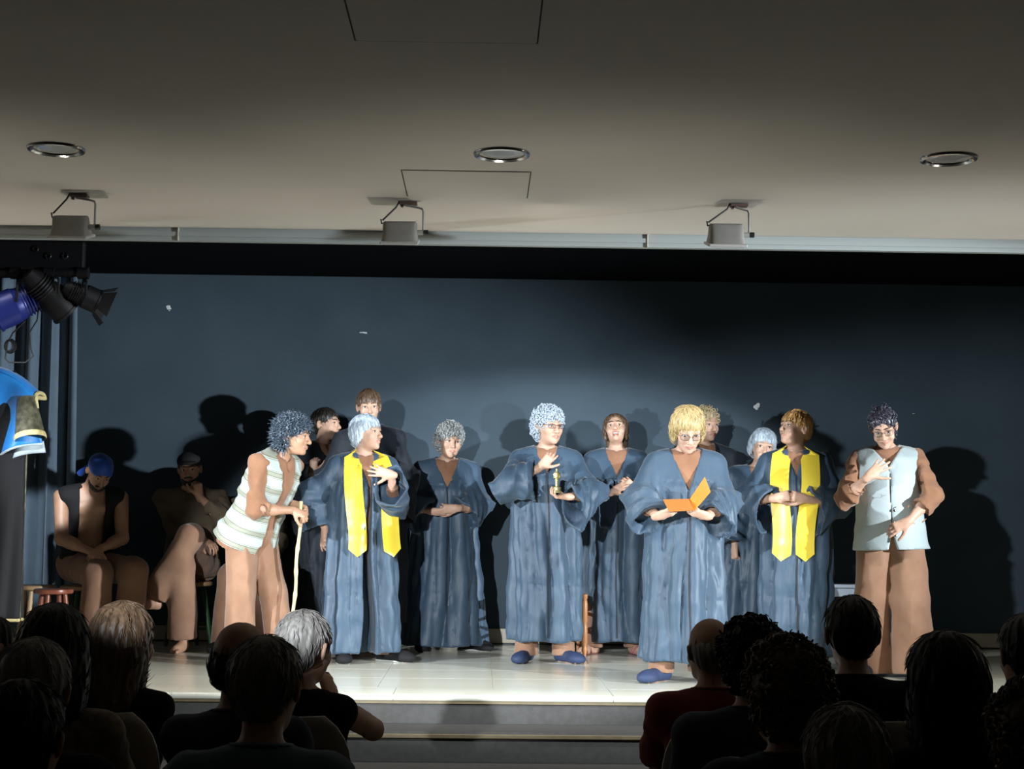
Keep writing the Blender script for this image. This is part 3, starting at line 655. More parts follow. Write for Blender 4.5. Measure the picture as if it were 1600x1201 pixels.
def head_ops(F, g, smile=0.0, mouth=0.0, age=0.0, jaw=1.0, nk=1.0):
    h = g.hl; R = g.R; k = g.hs
    E = lambda c, r, kk=.02, m='add', rot=None: F.ell(h(*c), V(r)*k, R if rot is None else R @ rot, kk*k, m)
    C = lambda a, b, ra, rb, kk=.012, m='add': F.cone(h(*a), h(*b), ra*k, rb*k, kk*k, m)
    F.cone(g.neck + g.T @ V(0,.005,-.04), h(0,.024,-.05), .052*nk, .045*nk, .018)
    E((0,.012,.030), (.073,.093,.082)); E((0,-.028,-.022), (.058*jaw,.064,.086), .03)
    E((0,-.038,-.072), (.043*jaw,.044,.035), .03); E((0,-.076,-.096), (.019,.016,.015), .02)
    for s in (-1,1):
        E((s*.037,-.064,-.028), (.023,.021,.022+.004*smile), .02)
        E((s*.031,-.098,.004), (.0185,.013,.0125), .010, 'sub')
        E((s*.031,-.0795,.0115), (.016,.010,.0055), .006)             # upper lid
        E((s*.031,-.0775,-.0075), (.015,.009,.004), .006)              # lower lid
        E((s*.078,.014,-.004), (.008,.019,.031), .006, rot=roty(s*.12) @ rotx(.15) @ rotz(-s*.35))
        E((s*.085,.006,-.002), (.006,.009,.015), .005, 'sub')
        C((s*.011,-.086,.020), (s*.046,-.074,.021), .010, .008, .012)  # brow ridge
        E((s*.0125,-.099,-.036), (.0085,.011,.0075), .006)             # nostril wing
        if smile or age: C((s*.021,-.097,-.034), (s*.034,-.083,-.064), .0035, .003, .006, 'sub')
        if smile: E((s*.040,-.072,-.040), (.018,.017,.016), .014)
    C((0,-.089,.012), (0,-.112,-.030), .0075, .0115, .010)
    E((0,-.112,-.033), (.0115,.0105,.0095), .006)
    mz = -.062
    c = .008*smile
    if mouth:
        E((0,-.094,mz-.004), (.026,.02,.011*mouth+.004), .006, 'sub')
        for s in (-1,1):
            C((0,-.0965,mz+.008*mouth+.003), (s*.027,-.083,mz+c), .0058, .0035, .004)
            C((0,-.0935,mz-.012*mouth-.004), (s*.027,-.083,mz+c), .0068, .0035, .004)
    else:
        for s in (-1,1):
            C((s*.006,-.0975,mz+.0045), (s*.026,-.084,mz+c), .0062, .0032, .005)
            C((0,-.0955,mz-.0065), (s*.025,-.084,mz+c), .0072, .0035, .005)
            C((0,-.1055,mz-.0005), (s*.026,-.0885,mz+c), .0022, .0018, .002, 'sub')

def body_ops(F, g, hands=(1,1), feet=(1,1), head=True, **hk):
    H = g.H; u = g.up; w = g.wide
    # trunk
    F.ell(u(0,.01,.0), (.150*w,.105,.11), g.T, .04)
    F.ell(u(0,.005,.12*H), (.118*w,.088,.14), g.T, .06)
    F.ell(u(0,.01,.215*H), (.135*w,.098,.125), g.T, .05)
    F.cone(g.sh[0]*.8+g.sh[1]*.2, g.sh[1]*.8+g.sh[0]*.2, .055, .055, .05)
    F.cone(g.neck + g.T @ V(0,.01,-.02), g.neck*.35+g.sh[0]*.65, .05, .042, .04)
    F.cone(g.neck + g.T @ V(0,.01,-.02), g.neck*.35+g.sh[1]*.65, .05, .042, .04)
    if not g.bare:
        for s in (-1,1): F.ell(u(s*.066,-.062,.200*H), (.052,.042,.052), g.T, .03)
    else:
        for s in (-1,1): F.ell(u(s*.062,-.066,.228*H), (.066,.03,.045), g.T, .025)
    a = g.armr
    for i in (0,1):
        F.cone(g.sh[i], g.el[i], .047*a, .038*a, .03); F.cone(g.el[i], g.wr[i], .038*a, .0235, .02)
        F.cone(g.el[i]*.75+g.wr[i]*.25, g.el[i]*.55+g.wr[i]*.45, .037*a, .034*a, .02)
        if hands[i]: hand_ops(F, g.wr[i], g.hd[i], g.hn[i], i, g.curl[i], g.spread[i], g.thumb[i])
        if feet[i]:
            F.cone(g.hip[i], g.kn[i], .078, .052, .03); F.cone(g.kn[i], g.an[i], .052, .034, .02)
            F.cone(g.kn[i]*.8+g.an[i]*.2+V(0,.012,0), g.kn[i]*.5+g.an[i]*.5+V(0,.012,0), .05, .045, .02)
            y = g.fyaw[i]*D2R; fd = V(math.sin(y), -math.cos(y), 0); lt = V(math.cos(y), math.sin(y), 0); b = g.an[i]*V(1,1,0)
            b[2] = g.an[i][2]-.085
            F.cone(g.an[i], b+V(0,0,.035)-fd*.025, .034, .033, .02)
            F.cone(b+V(0,0,.034)-fd*.03, b+V(0,0,.026)+fd*.13, .033, .026, .02)
            F.cone(b+V(0,0,.05), b+V(0,0,.025)+fd*.12, .036, .03, .02)
            for j, o in enumerate((-.026,-.011,.003,.016,.028)):
                oo = o*(1 if i else -1)
                F.cone(b+V(0,0,.02)+fd*.13+lt*oo, b+V(0,0,.014)+fd*(.185-.012*j)+lt*oo, .012 if j else .014, .009 if j else .012, .005)
    if head: head_ops(F, g, **hk)

def make_body(g, root, skin, lip, h=.0050, eyes=True, brow=None, name='body', hands=(1,1), feet=(1,1), gaze=(0,0), closed=False, teeth=False, **hk):
    F = Field(); body_ops(F, g, hands=hands, feet=feet, **hk)
    v, t, q = F.mesh(h, .08); v = relax(v, t, q, 1, .35)
    loc = ((v - g.hc) @ g.R)/g.hs
    def lips(f):
        c = loc[f].mean(1); sm = hk.get('smile', 0); 
        dz = c[:,2] + .0625 - .008*sm*np.minimum(1, np.abs(c[:,0])/.025)**2; mo = hk.get('mouth', 0)
        return (((c[:,0]/.0255)**2 + (dz/(.0088+.011*mo))**2 < 1) & (c[:,1] < -.080)).astype(np.int32)
    fm = np.concatenate([lips(t) if len(t) else np.zeros(0, np.int32), lips(q) if len(q) else np.zeros(0, np.int32)])
    link(name, mesh_np(name, v, t, q, True, [skin, lip], fm), root)
    if not eyes: return
    for s in (-1,1):
        m = MB(); m.ell(g.hl(s*.031,-.0795,.0015), V(.0128,.0085,.0062 if not closed else .004)*g.hs, g.R, 12, 8)
        e = m.build('eye', M['skin_dark'] if closed else M['eye_white'], root)
        if not closed:
            m = MB(); m.ell(g.hl(s*.031+.004*gaze[0],-.0862,.0015+.003*gaze[1]), V(.0056,.0026,.0056)*g.hs, g.R, 10, 6); m.build('iris', M['iris'], e)
        m = MB(); m.tube([g.hl(s*x, y, z) for x, y, z in ((.017,-.0845,.003),(.025,-.0895,.0085),(.034,-.0885,.0085),(.045,-.079,.002))], [.0010,.0018,.0018,.001], 6)
        m.build('eyelash', M['lash'], e)
        if brow is not None:
            m = MB(); m.tube([g.hl(s*x, y, z) for x, y, z in ((.012,-.0985,.0235),(.024,-.0965,.0285),(.037,-.0875,.0285),(.050,-.074,.022))], [.0028,.0036,.0030,.0014], 6)
            m.build('eyebrow', brow, root)
    if teeth:
        m = MB(); m.tube([g.hl(x, -.0885+abs(x)*.25, -.0585) for x in (-.02,-.01,0,.01,.02)], .0048, 8); m.build('teeth', M['teeth'], root)

# ---------------------------------------------------------------- hair
def hair_ops(g, kind):
    F = Field(); h = g.hl; R = g.R; k = g.hs
    E = lambda c, r, kk=.015, m='add', rot=None: F.ell(h(*c), V(r)*k, R if rot is None else R @ rot, kk, m)
    if kind == 'bangs_bob':      # blonde reading woman: full bob with a side fringe
        E((0,.012,.046), (.088,.106,.088)); E((0,.06,-.005), (.080,.055,.085), .03)
        for s in (-1,1): E((s*.073,.015,-.012), (.021,.058,.070), .02)
        E((0,-.118,-.050), (.062,.075,.085), .008, 'sub'); E((0,-.03,-.06), (.058,.09,.10), .008, 'sub')
    elif kind == 'grey_bob':     # short grey bob tucked behind the ear
        E((0,.012,.042), (.083,.103,.085)); E((0,.06,-.01), (.075,.052,.085), .03)
        for s in (-1,1): E((s*.070,.03,-.01), (.018,.045,.06), .02)
        E((0,-.122,-.045), (.064,.08,.092), .008, 'sub'); E((0,-.03,-.06), (.060,.085,.10), .008, 'sub')
    elif kind == 'crop':         # short cropped, ears free
        E((0,.014,.040), (.081,.100,.083)); E((0,.058,.0), (.070,.048,.075), .03)
        E((0,-.120,-.030), (.066,.078,.098), .010, 'sub'); E((0,-.035,-.075), (.095,.085,.085), .012, 'sub')
        for s in (-1,1): E((s*.085,.0,-.015), (.02,.03,.035), .01, 'sub')
    elif kind == 'tied':         # drawn back from the forehead, tied low
        E((0,.014,.038), (.0785,.098,.082)); E((0,.085,-.02), (.045,.035,.04), .03); E((0,.115,-.06), (.03,.025,.06), .02)
        E((0,-.122,-.022), (.066,.078,.098), .010, 'sub'); E((0,-.035,-.08), (.095,.085,.085), .012, 'sub')
        for s in (-1,1): E((s*.085,.0,-.015), (.02,.03,.035), .01, 'sub')
    elif kind == 'tied_bangs':   # fringe, tied back
        E((0,.012,.042), (.082,.103,.086)); E((0,.085,-.02), (.05,.035,.045), .03)
        E((0,-.124,-.055), (.064,.075,.085), .008, 'sub'); E((0,-.03,-.085), (.095,.088,.09), .012, 'sub')
        for s in (-1,1): E((s*.085,.0,-.015), (.02,.03,.035), .01, 'sub')
    elif kind == 'long':         # shoulder length
        E((0,.014,.040), (.083,.103,.085)); E((0,.065,-.05), (.085,.055,.13), .03); E((0,.07,-.14), (.085,.045,.09), .03)
        for s in (-1,1): E((s*.070,.03,-.05), (.022,.05,.11), .02)
        E((0,-.122,-.030), (.062,.078,.095), .008, 'sub'); E((0,-.03,-.09), (.058,.085,.13), .008, 'sub')
    elif kind == 'long_open':    # long, parted, the forehead free
        E((0,.014,.040), (.0815,.101,.084)); E((0,.075,-.04), (.078,.045,.10), .03); E((0,.085,-.11), (.07,.04,.07), .03)
        for s in (-1,1): E((s*.072,.012,-.005), (.016,.034,.07), .02)
        E((0,-.124,-.005), (.063,.080,.098), .010, 'sub'); E((0,-.03,-.09), (.060,.075,.13), .008, 'sub')
    elif kind == 'wavy':         # short waves brushed back, a little tail at the nape
        E((0,.016,.042), (.082,.102,.085)); E((0,.08,-.03), (.06,.04,.06), .03); E((.03,.09,-.075), (.035,.03,.045), .02)
        E((0,-.122,-.026), (.066,.078,.097), .010, 'sub'); E((0,-.035,-.075), (.095,.085,.085), .012, 'sub')
        for s in (-1,1): E((s*.085,.0,-.015), (.02,.03,.035), .01, 'sub')
    elif kind == 'bald':         # a rim of short hair
        E((0,.030,.005), (.078,.086,.055)); E((0,.06,-.02), (.068,.044,.055), .02)
        E((0,-.01,.085), (.085,.095,.062), .01, 'sub'); E((0,-.09,0), (.095,.10,.09), .012, 'sub')
    else:                        # 'curly' base cap
        E((0,.016,.040), (.084,.104,.086)); E((0,.05,-.015), (.086,.058,.075), .03)
        E((0,-.124,-.030), (.062,.082,.090), .008, 'sub'); E((0,-.03,-.075), (.059,.085,.10), .008, 'sub')
    return F

def make_hair(g, root, mat, kind, seed=1, curls=0, spikes=0, strands=0, cr=.011, h=.0045, name='hair', wave=1.0, grow=1.0):
    F = hair_ops(g, kind); R = g.R; c = g.hc; rs = np.random.RandomState(seed)
    r0 = rs.rand(4)*6
    def groove(X, Y, Z):
        x = R[0,0]*(X-c[0])+R[1,0]*(Y-c[1])+R[2,0]*(Z-c[2]); y = R[0,1]*(X-c[0])+R[1,1]*(Y-c[1])+R[2,1]*(Z-c[2])
        z = R[0,2]*(X-c[0])+R[1,2]*(Y-c[1])+R[2,2]*(Z-c[2])
        a = np.arctan2(x+.0*y, -(y-.01))
        w = np.sin(a*17+r0[0]+2.0*np.sin(z*28+r0[1]))+.7*np.sin(a*31+r0[2]+1.6*np.sin(z*45+r0[3]))+.5*np.sin(z*90*wave+a*5)*(wave > 1)
        return .0019*w
    F.op(c-.3, c+.3, groove, .0, 'disp')
    v, t, q = F.mesh(h, .0); 
    mb = MB(); mb.add(relax(v, t, q, 1, .3), q, t)
    loc = (v-c) @ R
    # outward direction for curls and strands
    nrm = nz(V(0,0,1)); cen = c + R @ V(0,.02,.01)
    def seeds(n, ok=None):
        idx = np.where(ok(loc/g.hs))[0] if ok is not None else np.arange(len(v)); out = []
        # keep only the outer shell
        rad = np.linalg.norm((loc-V(0,.02,.01))/V(.075,.092,.083), axis=1); idx = idx[rad[idx] > 1.0]
        return rs.choice(idx, min(n, len(idx)), False)
    if curls:
        for i in seeds(curls):
            n = nz(v[i]-cen); a = nz(rs.normal(size=3)); a = nz(a - n*np.dot(a, n)*.7); b = nz(np.cross(a, n)); cc = np.cross(b, a)
            rr = cr*(.65+.6*rs.rand()); L = .022+.022*rs.rand(); ph = rs.rand()*6; tt = np.linspace(0, 1, 13)
            p = v[i]+n*rr*.5+(tt[:,None]-.5)*L*a + rr*(np.cos(tt*10+ph)[:,None]*b+np.sin(tt*10+ph)[:,None]*cc)
            mb.tube(p, .0037*np.interp(tt, [0,.15,.8,1], [.5,1,1,.35]), 4)
    if spikes:
        for i in seeds(spikes, lambda L: ~((L[:,1] < -.035) & (L[:,2] < .052))):
            n = nz(v[i]-cen + rs.normal(size=3)*.04); b = nz(np.cross(n, rs.normal(size=3))); L = .026+.03*rs.rand()
            tt = np.linspace(0,1,6)[:,None]; p = v[i]-n*.004 + n*L*tt + b*L*.75*tt**2*rs.rand() + np.array([0,0,-1])*.012*tt**2
            mb.tube(p, .0048*(1-.75*tt[:,0]), 4, squash=.5)
    if strands:
        for i in seeds(strands):
            n = nz(v[i]-cen); d = -(R @ V(0,0,1)); d = nz(d - n*np.dot(d, n)); b = np.cross(n, d)
            L = .03+.05*rs.rand(); tt = np.linspace(-.5,.5,7)[:,None]
            p = v[i] + n*(.0015-.35*(tt*L)**2/.09*1.0) + d*L*tt + b*.004*np.sin(tt*6+rs.rand()*6)
            mb.tube(p, .0030*(1-1.7*np.abs(tt[:,0])), 4, squash=.5)
    return mb.build(name, mat, root, auto=False)

def make_glasses(g, root, mat, z=.001, w=.024, hgt=.017, rim=.0014, tilt=0):
    m = MB()
    for s in (-1,1):
        a = np.linspace(0, 2*PI, 21)
        sq = lambda t: np.sign(t)*np.abs(t)**.8
        m.tube([g.hl(s*.033+w*sq(math.cos(t)), -.1035+.010*((s*math.cos(t)+1)/2)**1, z+hgt*sq(math.sin(t))) for t in a], rim, 6, False)
        m.tube([g.hl(s*(.033+w), -.094, z+.006), g.hl(s*.078,-.065,z+.008), g.hl(s*.084,.01,z+.010), g.hl(s*.083,.025,z-.012)], rim*.9, 6)
    m.tube([g.hl(-.0105,-.1030,z+.004), g.hl(0,-.111,z+.007), g.hl(.0105,-.1030,z+.004)], rim, 6)
    o = m.build('glasses', mat, root)
    m = MB()
    for s in (-1,1):
        m.ell(g.hl(s*.033,-.0985,z), V(w*.97,.0012,hgt*.97)*g.hs, g.R @ rotz(s*.2), 16, 6)
    m.build('lens', M['lens'], o)
    return o

# ---------------------------------------------------------------- clothes
def frame_xf(g):
    T = g.T; p = g.pel
    def xf(X, Y, Z):
        x, y, z = X-p[0], Y-p[1], Z-p[2]
        return [T[0,i]*x+T[1,i]*y+T[2,i]*z for i in range(3)]
    return xf

def robe_trunk(F, g, hem=.12, flare=1.0, seed=1, vneck=.17, gap=0.0, fold=1.0, hemx=0.0, vw=.40, bulk=1.0):
    """the gown's body: yoke, pleats below the yoke and broad tubular folds widening to the hem"""
    H = g.H; rs = np.random.RandomState(seed); ph = rs.rand(8)*6.28; kk = rs.rand(8)
    cz = g.pel[2]; zsh = (g.sh[0][2]+g.sh[1][2])/2; top = zsh+.055; yk = zsh-.105
    cx = (g.sh[0][0]+g.sh[1][0])/2; cy = (g.sh[0][1]+g.sh[1][1])/2
    zz = [hem, hem+.35, cz-.05, cz+.10, zsh-.14, zsh-.02, top]
    A = V(.232*flare, .5*(.232*flare+.212), .212, .206, .203, .162, .10)*bulk; B = V(.190*flare, .5*(.19*flare+.178), .176, .164, .154, .107, .06)*bulk
    xs = [hemx, hemx*.7, 0, cx*.4, cx, cx, cx]; ys = [0, 0, .005, cy*.4, cy-.005, cy, cy]
    a0, b0 = A.max()+.05, B.max()+.06
    def fn(X, Y, Z):
        a = np.interp(Z, zz, A); b = np.interp(Z, zz, B); x = X-np.interp(Z, zz, xs); y = Y-np.interp(Z, zz, ys)
        r = np.sqrt((x/a)**2+(y/b)**2); th = np.arctan2(x/a, -y/b)
        amp = np.interp(Z, [hem, cz, yk-.10, yk-.02, yk, yk+.001], [.084*fold, .072*fold, .048*fold, .030*fold, .010, .0])
        f = 0
        for i, n in enumerate((6, 9, 13)):
            f = f + (.46, .36, .22)[i]*np.abs(np.sin(th*n*.5 + ph[i] + (kk[i]-.5)*1.3*(Z-yk) + .45*np.sin(Z*(3+2*kk[i+3])+ph[i+3])))**.65
        pl = np.where(Z < yk, .5*np.abs(np.sin(th*11+ph[6])), 0)*np.interp(Z, [cz-.2, yk-.12, yk], [0, .009, .021])
        cr = .004*np.exp(-((Z-(hem+.36)+.01*np.sin(th*2))/.008)**2) + .004*np.exp(-((Z-(hem+.02))/.006)**2)*0
        d = (r-1)*np.minimum(a, b) + amp*(.66-f) + pl*.9 - .004 + cr
        d = d + .006*np.sin(Z*19+4*np.sin(th*2+ph[7]))*np.sin(th*5+ph[5]+Z*7)*np.clip((yk-Z)*8, 0, 1) + .0025*np.sin(Z*41+3*np.sin(th*3+ph[7]))*np.sin(th*7+ph[5]+Z*9)
        return np.maximum(d, np.maximum(hem+.006*np.sin(th*5+ph[2])-Z, Z-top))
    F.op((cx-a0-abs(hemx), cy-b0, hem), (cx+a0+abs(hemx), cy+b0, top), fn, .01)
    for i in (0,1):
        F.cone(g.neck+V(0,.012,-.035), g.sh[i]+V(0,0,-.005), .072, .072, .05)
    nk = g.neck
    def vee(X, Y, Z):                                     # V opening at the front + neck hole
        d1 = np.maximum(np.abs(X-nk[0]) - (Z-(nk[2]-vneck))*vw, (Y-nk[1]) )*.9
        return d1
    F.op(nk+V(-.11,-.3,-vneck-.02), nk+V(.11,.0,.12), vee, .006, 'sub')
    F.cone(nk+V(0,.0,.0), nk+V(0,-.012,.2), .066, .09, .006, 'sub')
    if gap:
        def slit(X, Y, Z): return np.maximum(np.abs(X-nk[0]-.012*np.sin(Z*7)) - .006 - gap*(nk[2]-Z)**1.2, Y-nk[1]+.01)*.9
        F.op((nk[0]-.2, -.45, hem-.05), (nk[0]+.2, .0, nk[2]-vneck+.02), slit, .006, 'sub')

def sleeve_ops(F, g, i, r0=.072, r1=.095, w1=.085, h1=.17, cut=.02, seed=1, hang=1.0, hollow=True, amp=.017, slant=.30, depth=.16):
    """a bell sleeve: its lower side hangs from the forearm, its mouth is open"""
    S, E, W = g.sh[i], g.el[i], g.wr[i]
    wk = wrinkle(seed*5+i, 34, amp*.75, 4, (1,1,.55)); S2 = S+V(0,0,-.02); ab = E-S2; l2 = np.dot(ab, ab)
    def upper(X, Y, Z):
        x, y, z = X-S2[0], Y-S2[1], Z-S2[2]; t = np.clip((x*ab[0]+y*ab[1]+z*ab[2])/l2, 0, 1)
        return np.sqrt((x-t*ab[0])**2+(y-t*ab[1])**2+(z-t*ab[2])**2)-(r0+(r1-r0)*t)+wk(X, Y, Z)
    mx = max(r0, r1)+.02; F.op(np.minimum(S2, E)-mx, np.maximum(S2, E)+mx, upper, .04)
    e1 = nz(W-E); L = np.linalg.norm(W-E)-cut; z = V(0,0,1); vp = z-e1*e1[2]; hor = min(1, np.linalg.norm(vp)*1.15)*hang
    v = nz(vp) if np.linalg.norm(vp) > .05 else nz(V(0,1,0)-e1*e1[1]); uu = np.cross(e1, v)
    rs = np.random.RandomState(seed*7+i); ph = rs.rand(6)*6.28
    def fn(X, Y, Z):
        x, y, zc = X-E[0], Y-E[1], Z-E[2]
        t = x*e1[0]+y*e1[1]+zc*e1[2]; a = x*v[0]+y*v[1]+zc*v[2]; b = x*uu[0]+y*uu[1]+zc*uu[2]
        s = np.clip(t/L, -.3, 1.1)
        rw = r1*.92+(w1-r1*.92)*s; rh = r1+(h1*hor+w1*(1-hor)-r1)*s; off = (rh-np.where(s>0, .075, .09))*hor*np.clip(s+.15, 0, 1)
        aa = a+off; th = np.arctan2(b/rw, aa/rh)
        d = (np.sqrt((b/rw)**2+(aa/rh)**2)-1)*np.minimum(rw, rh)
        d = d + amp*(np.abs(np.sin(th*2.5+ph[0]+5*s+1.5*np.sin(t*14+ph[1])))-.5) + .45*amp*(1-2*np.abs(np.sin(t*22+ph[2]+2.5*np.sin(th+ph[3]))))*np.clip(1.2-s,0,1)
        o = np.maximum(d, np.maximum(t-L-slant*a*hor, -.10-t))
        if hollow: o = np.maximum(o, -np.maximum(d+.013, (L-depth)-t))
        return o
    ext = abs(e1)*(L+.08)+.30*np.ones(3); c = E+e1*L*.5
    F.op(c-ext*.9, c+ext*.9, fn, .03)

def make_robe(g, root, mat, seed=1, h=.0085, sleeves=(1,1), sl=({},{}), name='robe', placket=True, **kw):
    F = Field(); robe_trunk(F, g, seed=seed, **kw)
    for i in (0,1):
        if sleeves[i]: sleeve_ops(F, g, i, seed=seed, **sl[i])
    for i in (0,1):                                       # armhole gathers
        S = g.sh[i]
    v, t, q = F.mesh(h, .08); v = relax(v, t, q, 1, .35)
    o = link(name, mesh_np(name, v, t, q, True, [mat]), root)
    F2 = Field(); robe_trunk(F2, g, seed=seed, **kw)
    v2, t2, q2 = F2.mesh(.016, 0)
    g.bvh = BVHTree.FromPolygons(v2.tolist(), [list(x) for x in t2]+[list(x) for x in q2])
    if placket and not kw.get('gap'):
        zt = g.neck[2]-kw.get('vneck', .17); hem = kw.get('hem', .12)
        ribbon(g, [(g.neck[0]+.004*math.sin(z*9), z) for z in np.linspace(zt+.005, hem+.03, 40)], .009, .003, M['robe_trim'], 'zipper_placket', o, off=.004)
    return o

def ribbon(g, pts, width, thick, mat, name, parent, off=.006, tip=0.0, extra=(), w0=None, na=7):
    """a band lying on the front of the garment, along pts (x, z)"""
    P = []; pts = [V(p) for p in pts]; m = len(pts); lastw = None
    for i, p in enumerate(pts):
        d = nz(pts[min(i+1, m-1)]-pts[max(i-1, 0)]); s = V(d[1], -d[0]); row = []
        for j in range(na):
            u = (j/(na-1)-.5)
            x = p + s*u*width
            if i >= m-1 and tip: x = x + d*tip*(1-abs(u)*2)
            hit = None
            for dx in (0, .01, -.01, .03, -.03):
                r = g.bvh.ray_cast(Vector((x[0]+dx, -1.5, x[1])), Vector((0,1,0)))
                if r[0] is not None: hit = r[0][1]; break
            row.append((x[0], hit if hit is not None else np.nan, x[1]))
        P.append(row)
    P = np.array(P); ok = ~np.isnan(P[...,1]); 
    for i in range(m):
        for j in range(na):
            if not ok[i,j]: P[i,j,1] = np.nanmin(P[...,1]) if not ok[i].any() else np.nanmean(P[i,:,1])
    # smooth depth: a band bridges small folds
    mn = P[...,1].min(1, keepdims=True); P[...,1] = mn + .40*np.minimum(P[...,1]-mn, .05)
    for _ in range(4):
        y = P[...,1].copy(); y[1:-1] = .25*y[:-2]+.5*y[1:-1]+.25*y[2:]; y[:,1:-1] = .25*y[:,:-2]+.5*y[:,1:-1]+.25*y[:,2:]
        P[...,1] = np.minimum(P[...,1]+.002, y)
    P[...,1] -= off
    if len(extra):                                        # rows that carry on over the shoulder
        rows = [[r for r in e] for e in extra]; P = np.concatenate([np.array(rows, float), P])
    N = np.zeros_like(P); N[...,1] = -1
    du = np.gradient(P, axis=0); dv = np.gradient(P, axis=1); N = np.cross(du, dv); ln = np.linalg.norm(N, axis=-1, keepdims=True); N = N/np.maximum(ln, 1e-9)
    if N[-1,na//2,1] > 0: N = -N
    mb = MB(); mb.grid(P, thick, N)
    return mb.build(name, mat, parent)

def make_stole(g, root, mat, lens=(.62,.62), width=.105, cx=(-.085,.085), seed=1, bot=(None,None), name='stole'):
    """satin stole: collar round the nape, two bands down the chest with pointed ends"""
    nk = g.neck; top = nk[2]-.028; o = None
    for i in (0,1):
        sg = -1 if i == 0 else 1
        xs = nk[0]+sg*.088
        zb = top-lens[i]; zz = np.linspace(top, zb, 36); xb = nk[0]+cx[i] if bot[i] is None else nk[0]+bot[i]
        pts = [(xs+(xb-xs)*((top-z)/lens[i])**.8 + sg*.012*math.sin((top-z)*9), z) for z in zz]
        ex = []
        for a in np.linspace(0, 1, 7)[:-1]:               # from the nape over the shoulder to the front
            ang = PI*.5*(1-a)
            row = []
            for j in range(7):
                u = j/6-.5
                rr = .088 + u*(-1)*width*(.75)*(.6+.4*a)*sg*(-1)*sg
                rr = .092 - u*width*.8*(-sg)*(-1 if i == 0 else 1)*(1)
                rr = .090 + (u*(1 if i == 1 else -1))*width*.85
                rr = max(rr, .055)
                row.append((nk[0]+sg*rr*math.cos(ang), nk[1]+.012+rr*math.sin(ang)*.85-.050*a, nk[2]+.060-(rr-.05)*.55-.030*a**2))
            ex.append(row)
        b = ribbon(g, pts, width, .004, mat, 'band', None, off=.009, tip=.045, extra=ex)
        if o is None: o = b; o.name = name; o.parent = root
        else: b.parent = o; b.name = 'second_band'
    return o

def trunk_fn(g, zz, A, B, amp=.006, seed=1, y0=None, lo=None, hi=None):
    xf = frame_xf(g); wr = wrinkle(seed, 38, amp, 5, (1,1,1.6))
    lo_, hi_ = zz[0] if lo is None else lo, zz[-1] if hi is None else hi
    ys = np.zeros(len(zz)) if y0 is None else y0
    def fn(X, Y, Z):
        x, y, z = xf(X, Y, Z)
        a = np.interp(z, zz, A); b = np.interp(z, zz, B); y = y-np.interp(z, zz, ys)
        d = (np.sqrt((x/a)**2+(y/b)**2)-1)*np.minimum(a, b)+wr(x, y, z)
        return np.maximum(d, np.maximum(lo_-z, z-hi_))
    return fn

def trunk_box(g, zz, A, B):
    c = np.array([g.up(s*max(A), u*max(B), w) for s in (-1,1) for u in (-1,1) for w in (zz[0], zz[-1])]); return c.min(0)-.02, c.max(0)+.02

def make_shirt(g, root, mat, seed=1, h=.007, low=-.08, cuff=(.03,.03), r=(.066,.058,.062), name='shirt', A=None, B=None, neck=.062, vn=.05, cuffl=True, amp=.007):
    H = g.H; w = g.wide; F = Field()
    zz = [low, 0, .10*H, .20*H, .265*H, .30*H]
    A = V(.190,.180,.165,.178,.155,.085)*w if A is None else V(A); B = V(.145,.138,.125,.140,.105,.075) if B is None else V(B)
    lo, hi = trunk_box(g, zz, A, B); F.op(lo, hi, trunk_fn(g, zz, A, B, min(amp, .006), seed), .02)
    for i in (0,1):
        F.cone(g.neck+g.T @ V(0,.012,-.04), g.sh[i]+g.T @ V(0,0,-.005), .064, .064, .045)
        S, E, W = g.sh[i], g.el[i], g.wr[i]; e1 = nz(W-E); L = np.linalg.norm(W-E)
        wr = wrinkle(seed+3+i, 55, amp*1.2, 5)
        def arm(a, b, ra, rb, cut):
            ab = b-a; l = np.linalg.norm(ab); n = ab/l
            def fn(X, Y, Z):
                x, y, z = X-a[0], Y-a[1], Z-a[2]; t = np.clip((x*n[0]+y*n[1]+z*n[2]), 0, l); tt = x*n[0]+y*n[1]+z*n[2]
                x, y, z2 = x-t*n[0], y-t*n[1], z-t*n[2]
                d = np.sqrt(x*x+y*y+z2*z2)-(ra+(rb-ra)*t/l)+wr(X, Y, Z)
                return np.maximum(d, tt-cut) if cut is not None else d
            return np.minimum(a,b)-max(ra,rb)-.01, np.maximum(a,b)+max(ra,rb)+.01, fn
        F.op(*arm(S, E, r[0], r[1], None), .035)
        F.op(*arm(E, W, r[1], r[2], L-cuff[i]), .03)
        F.cone(E+e1*(L-cuff[i]-.05), E+e1*(L-cuff[i]+.02), r[2]-.010, r[2]-.010, .004, 'sub')
    nk = g.neck
    F.cone(nk+g.T @ V(0,-.005,.0), nk+g.T @ V(0,-.02,.15), neck, .09, .006, 'sub')
    if vn: F.cone(nk+g.T @ V(0,-.10,-vn-.01), nk+g.T @ V(0,-.10,.05), .012, .065, .006, 'sub')
    v, t, q = F.mesh(h, .08); v = relax(v, t, q, 1, .35)
    return link(name, mesh_np(name, v, t, q, True, [mat]), root)

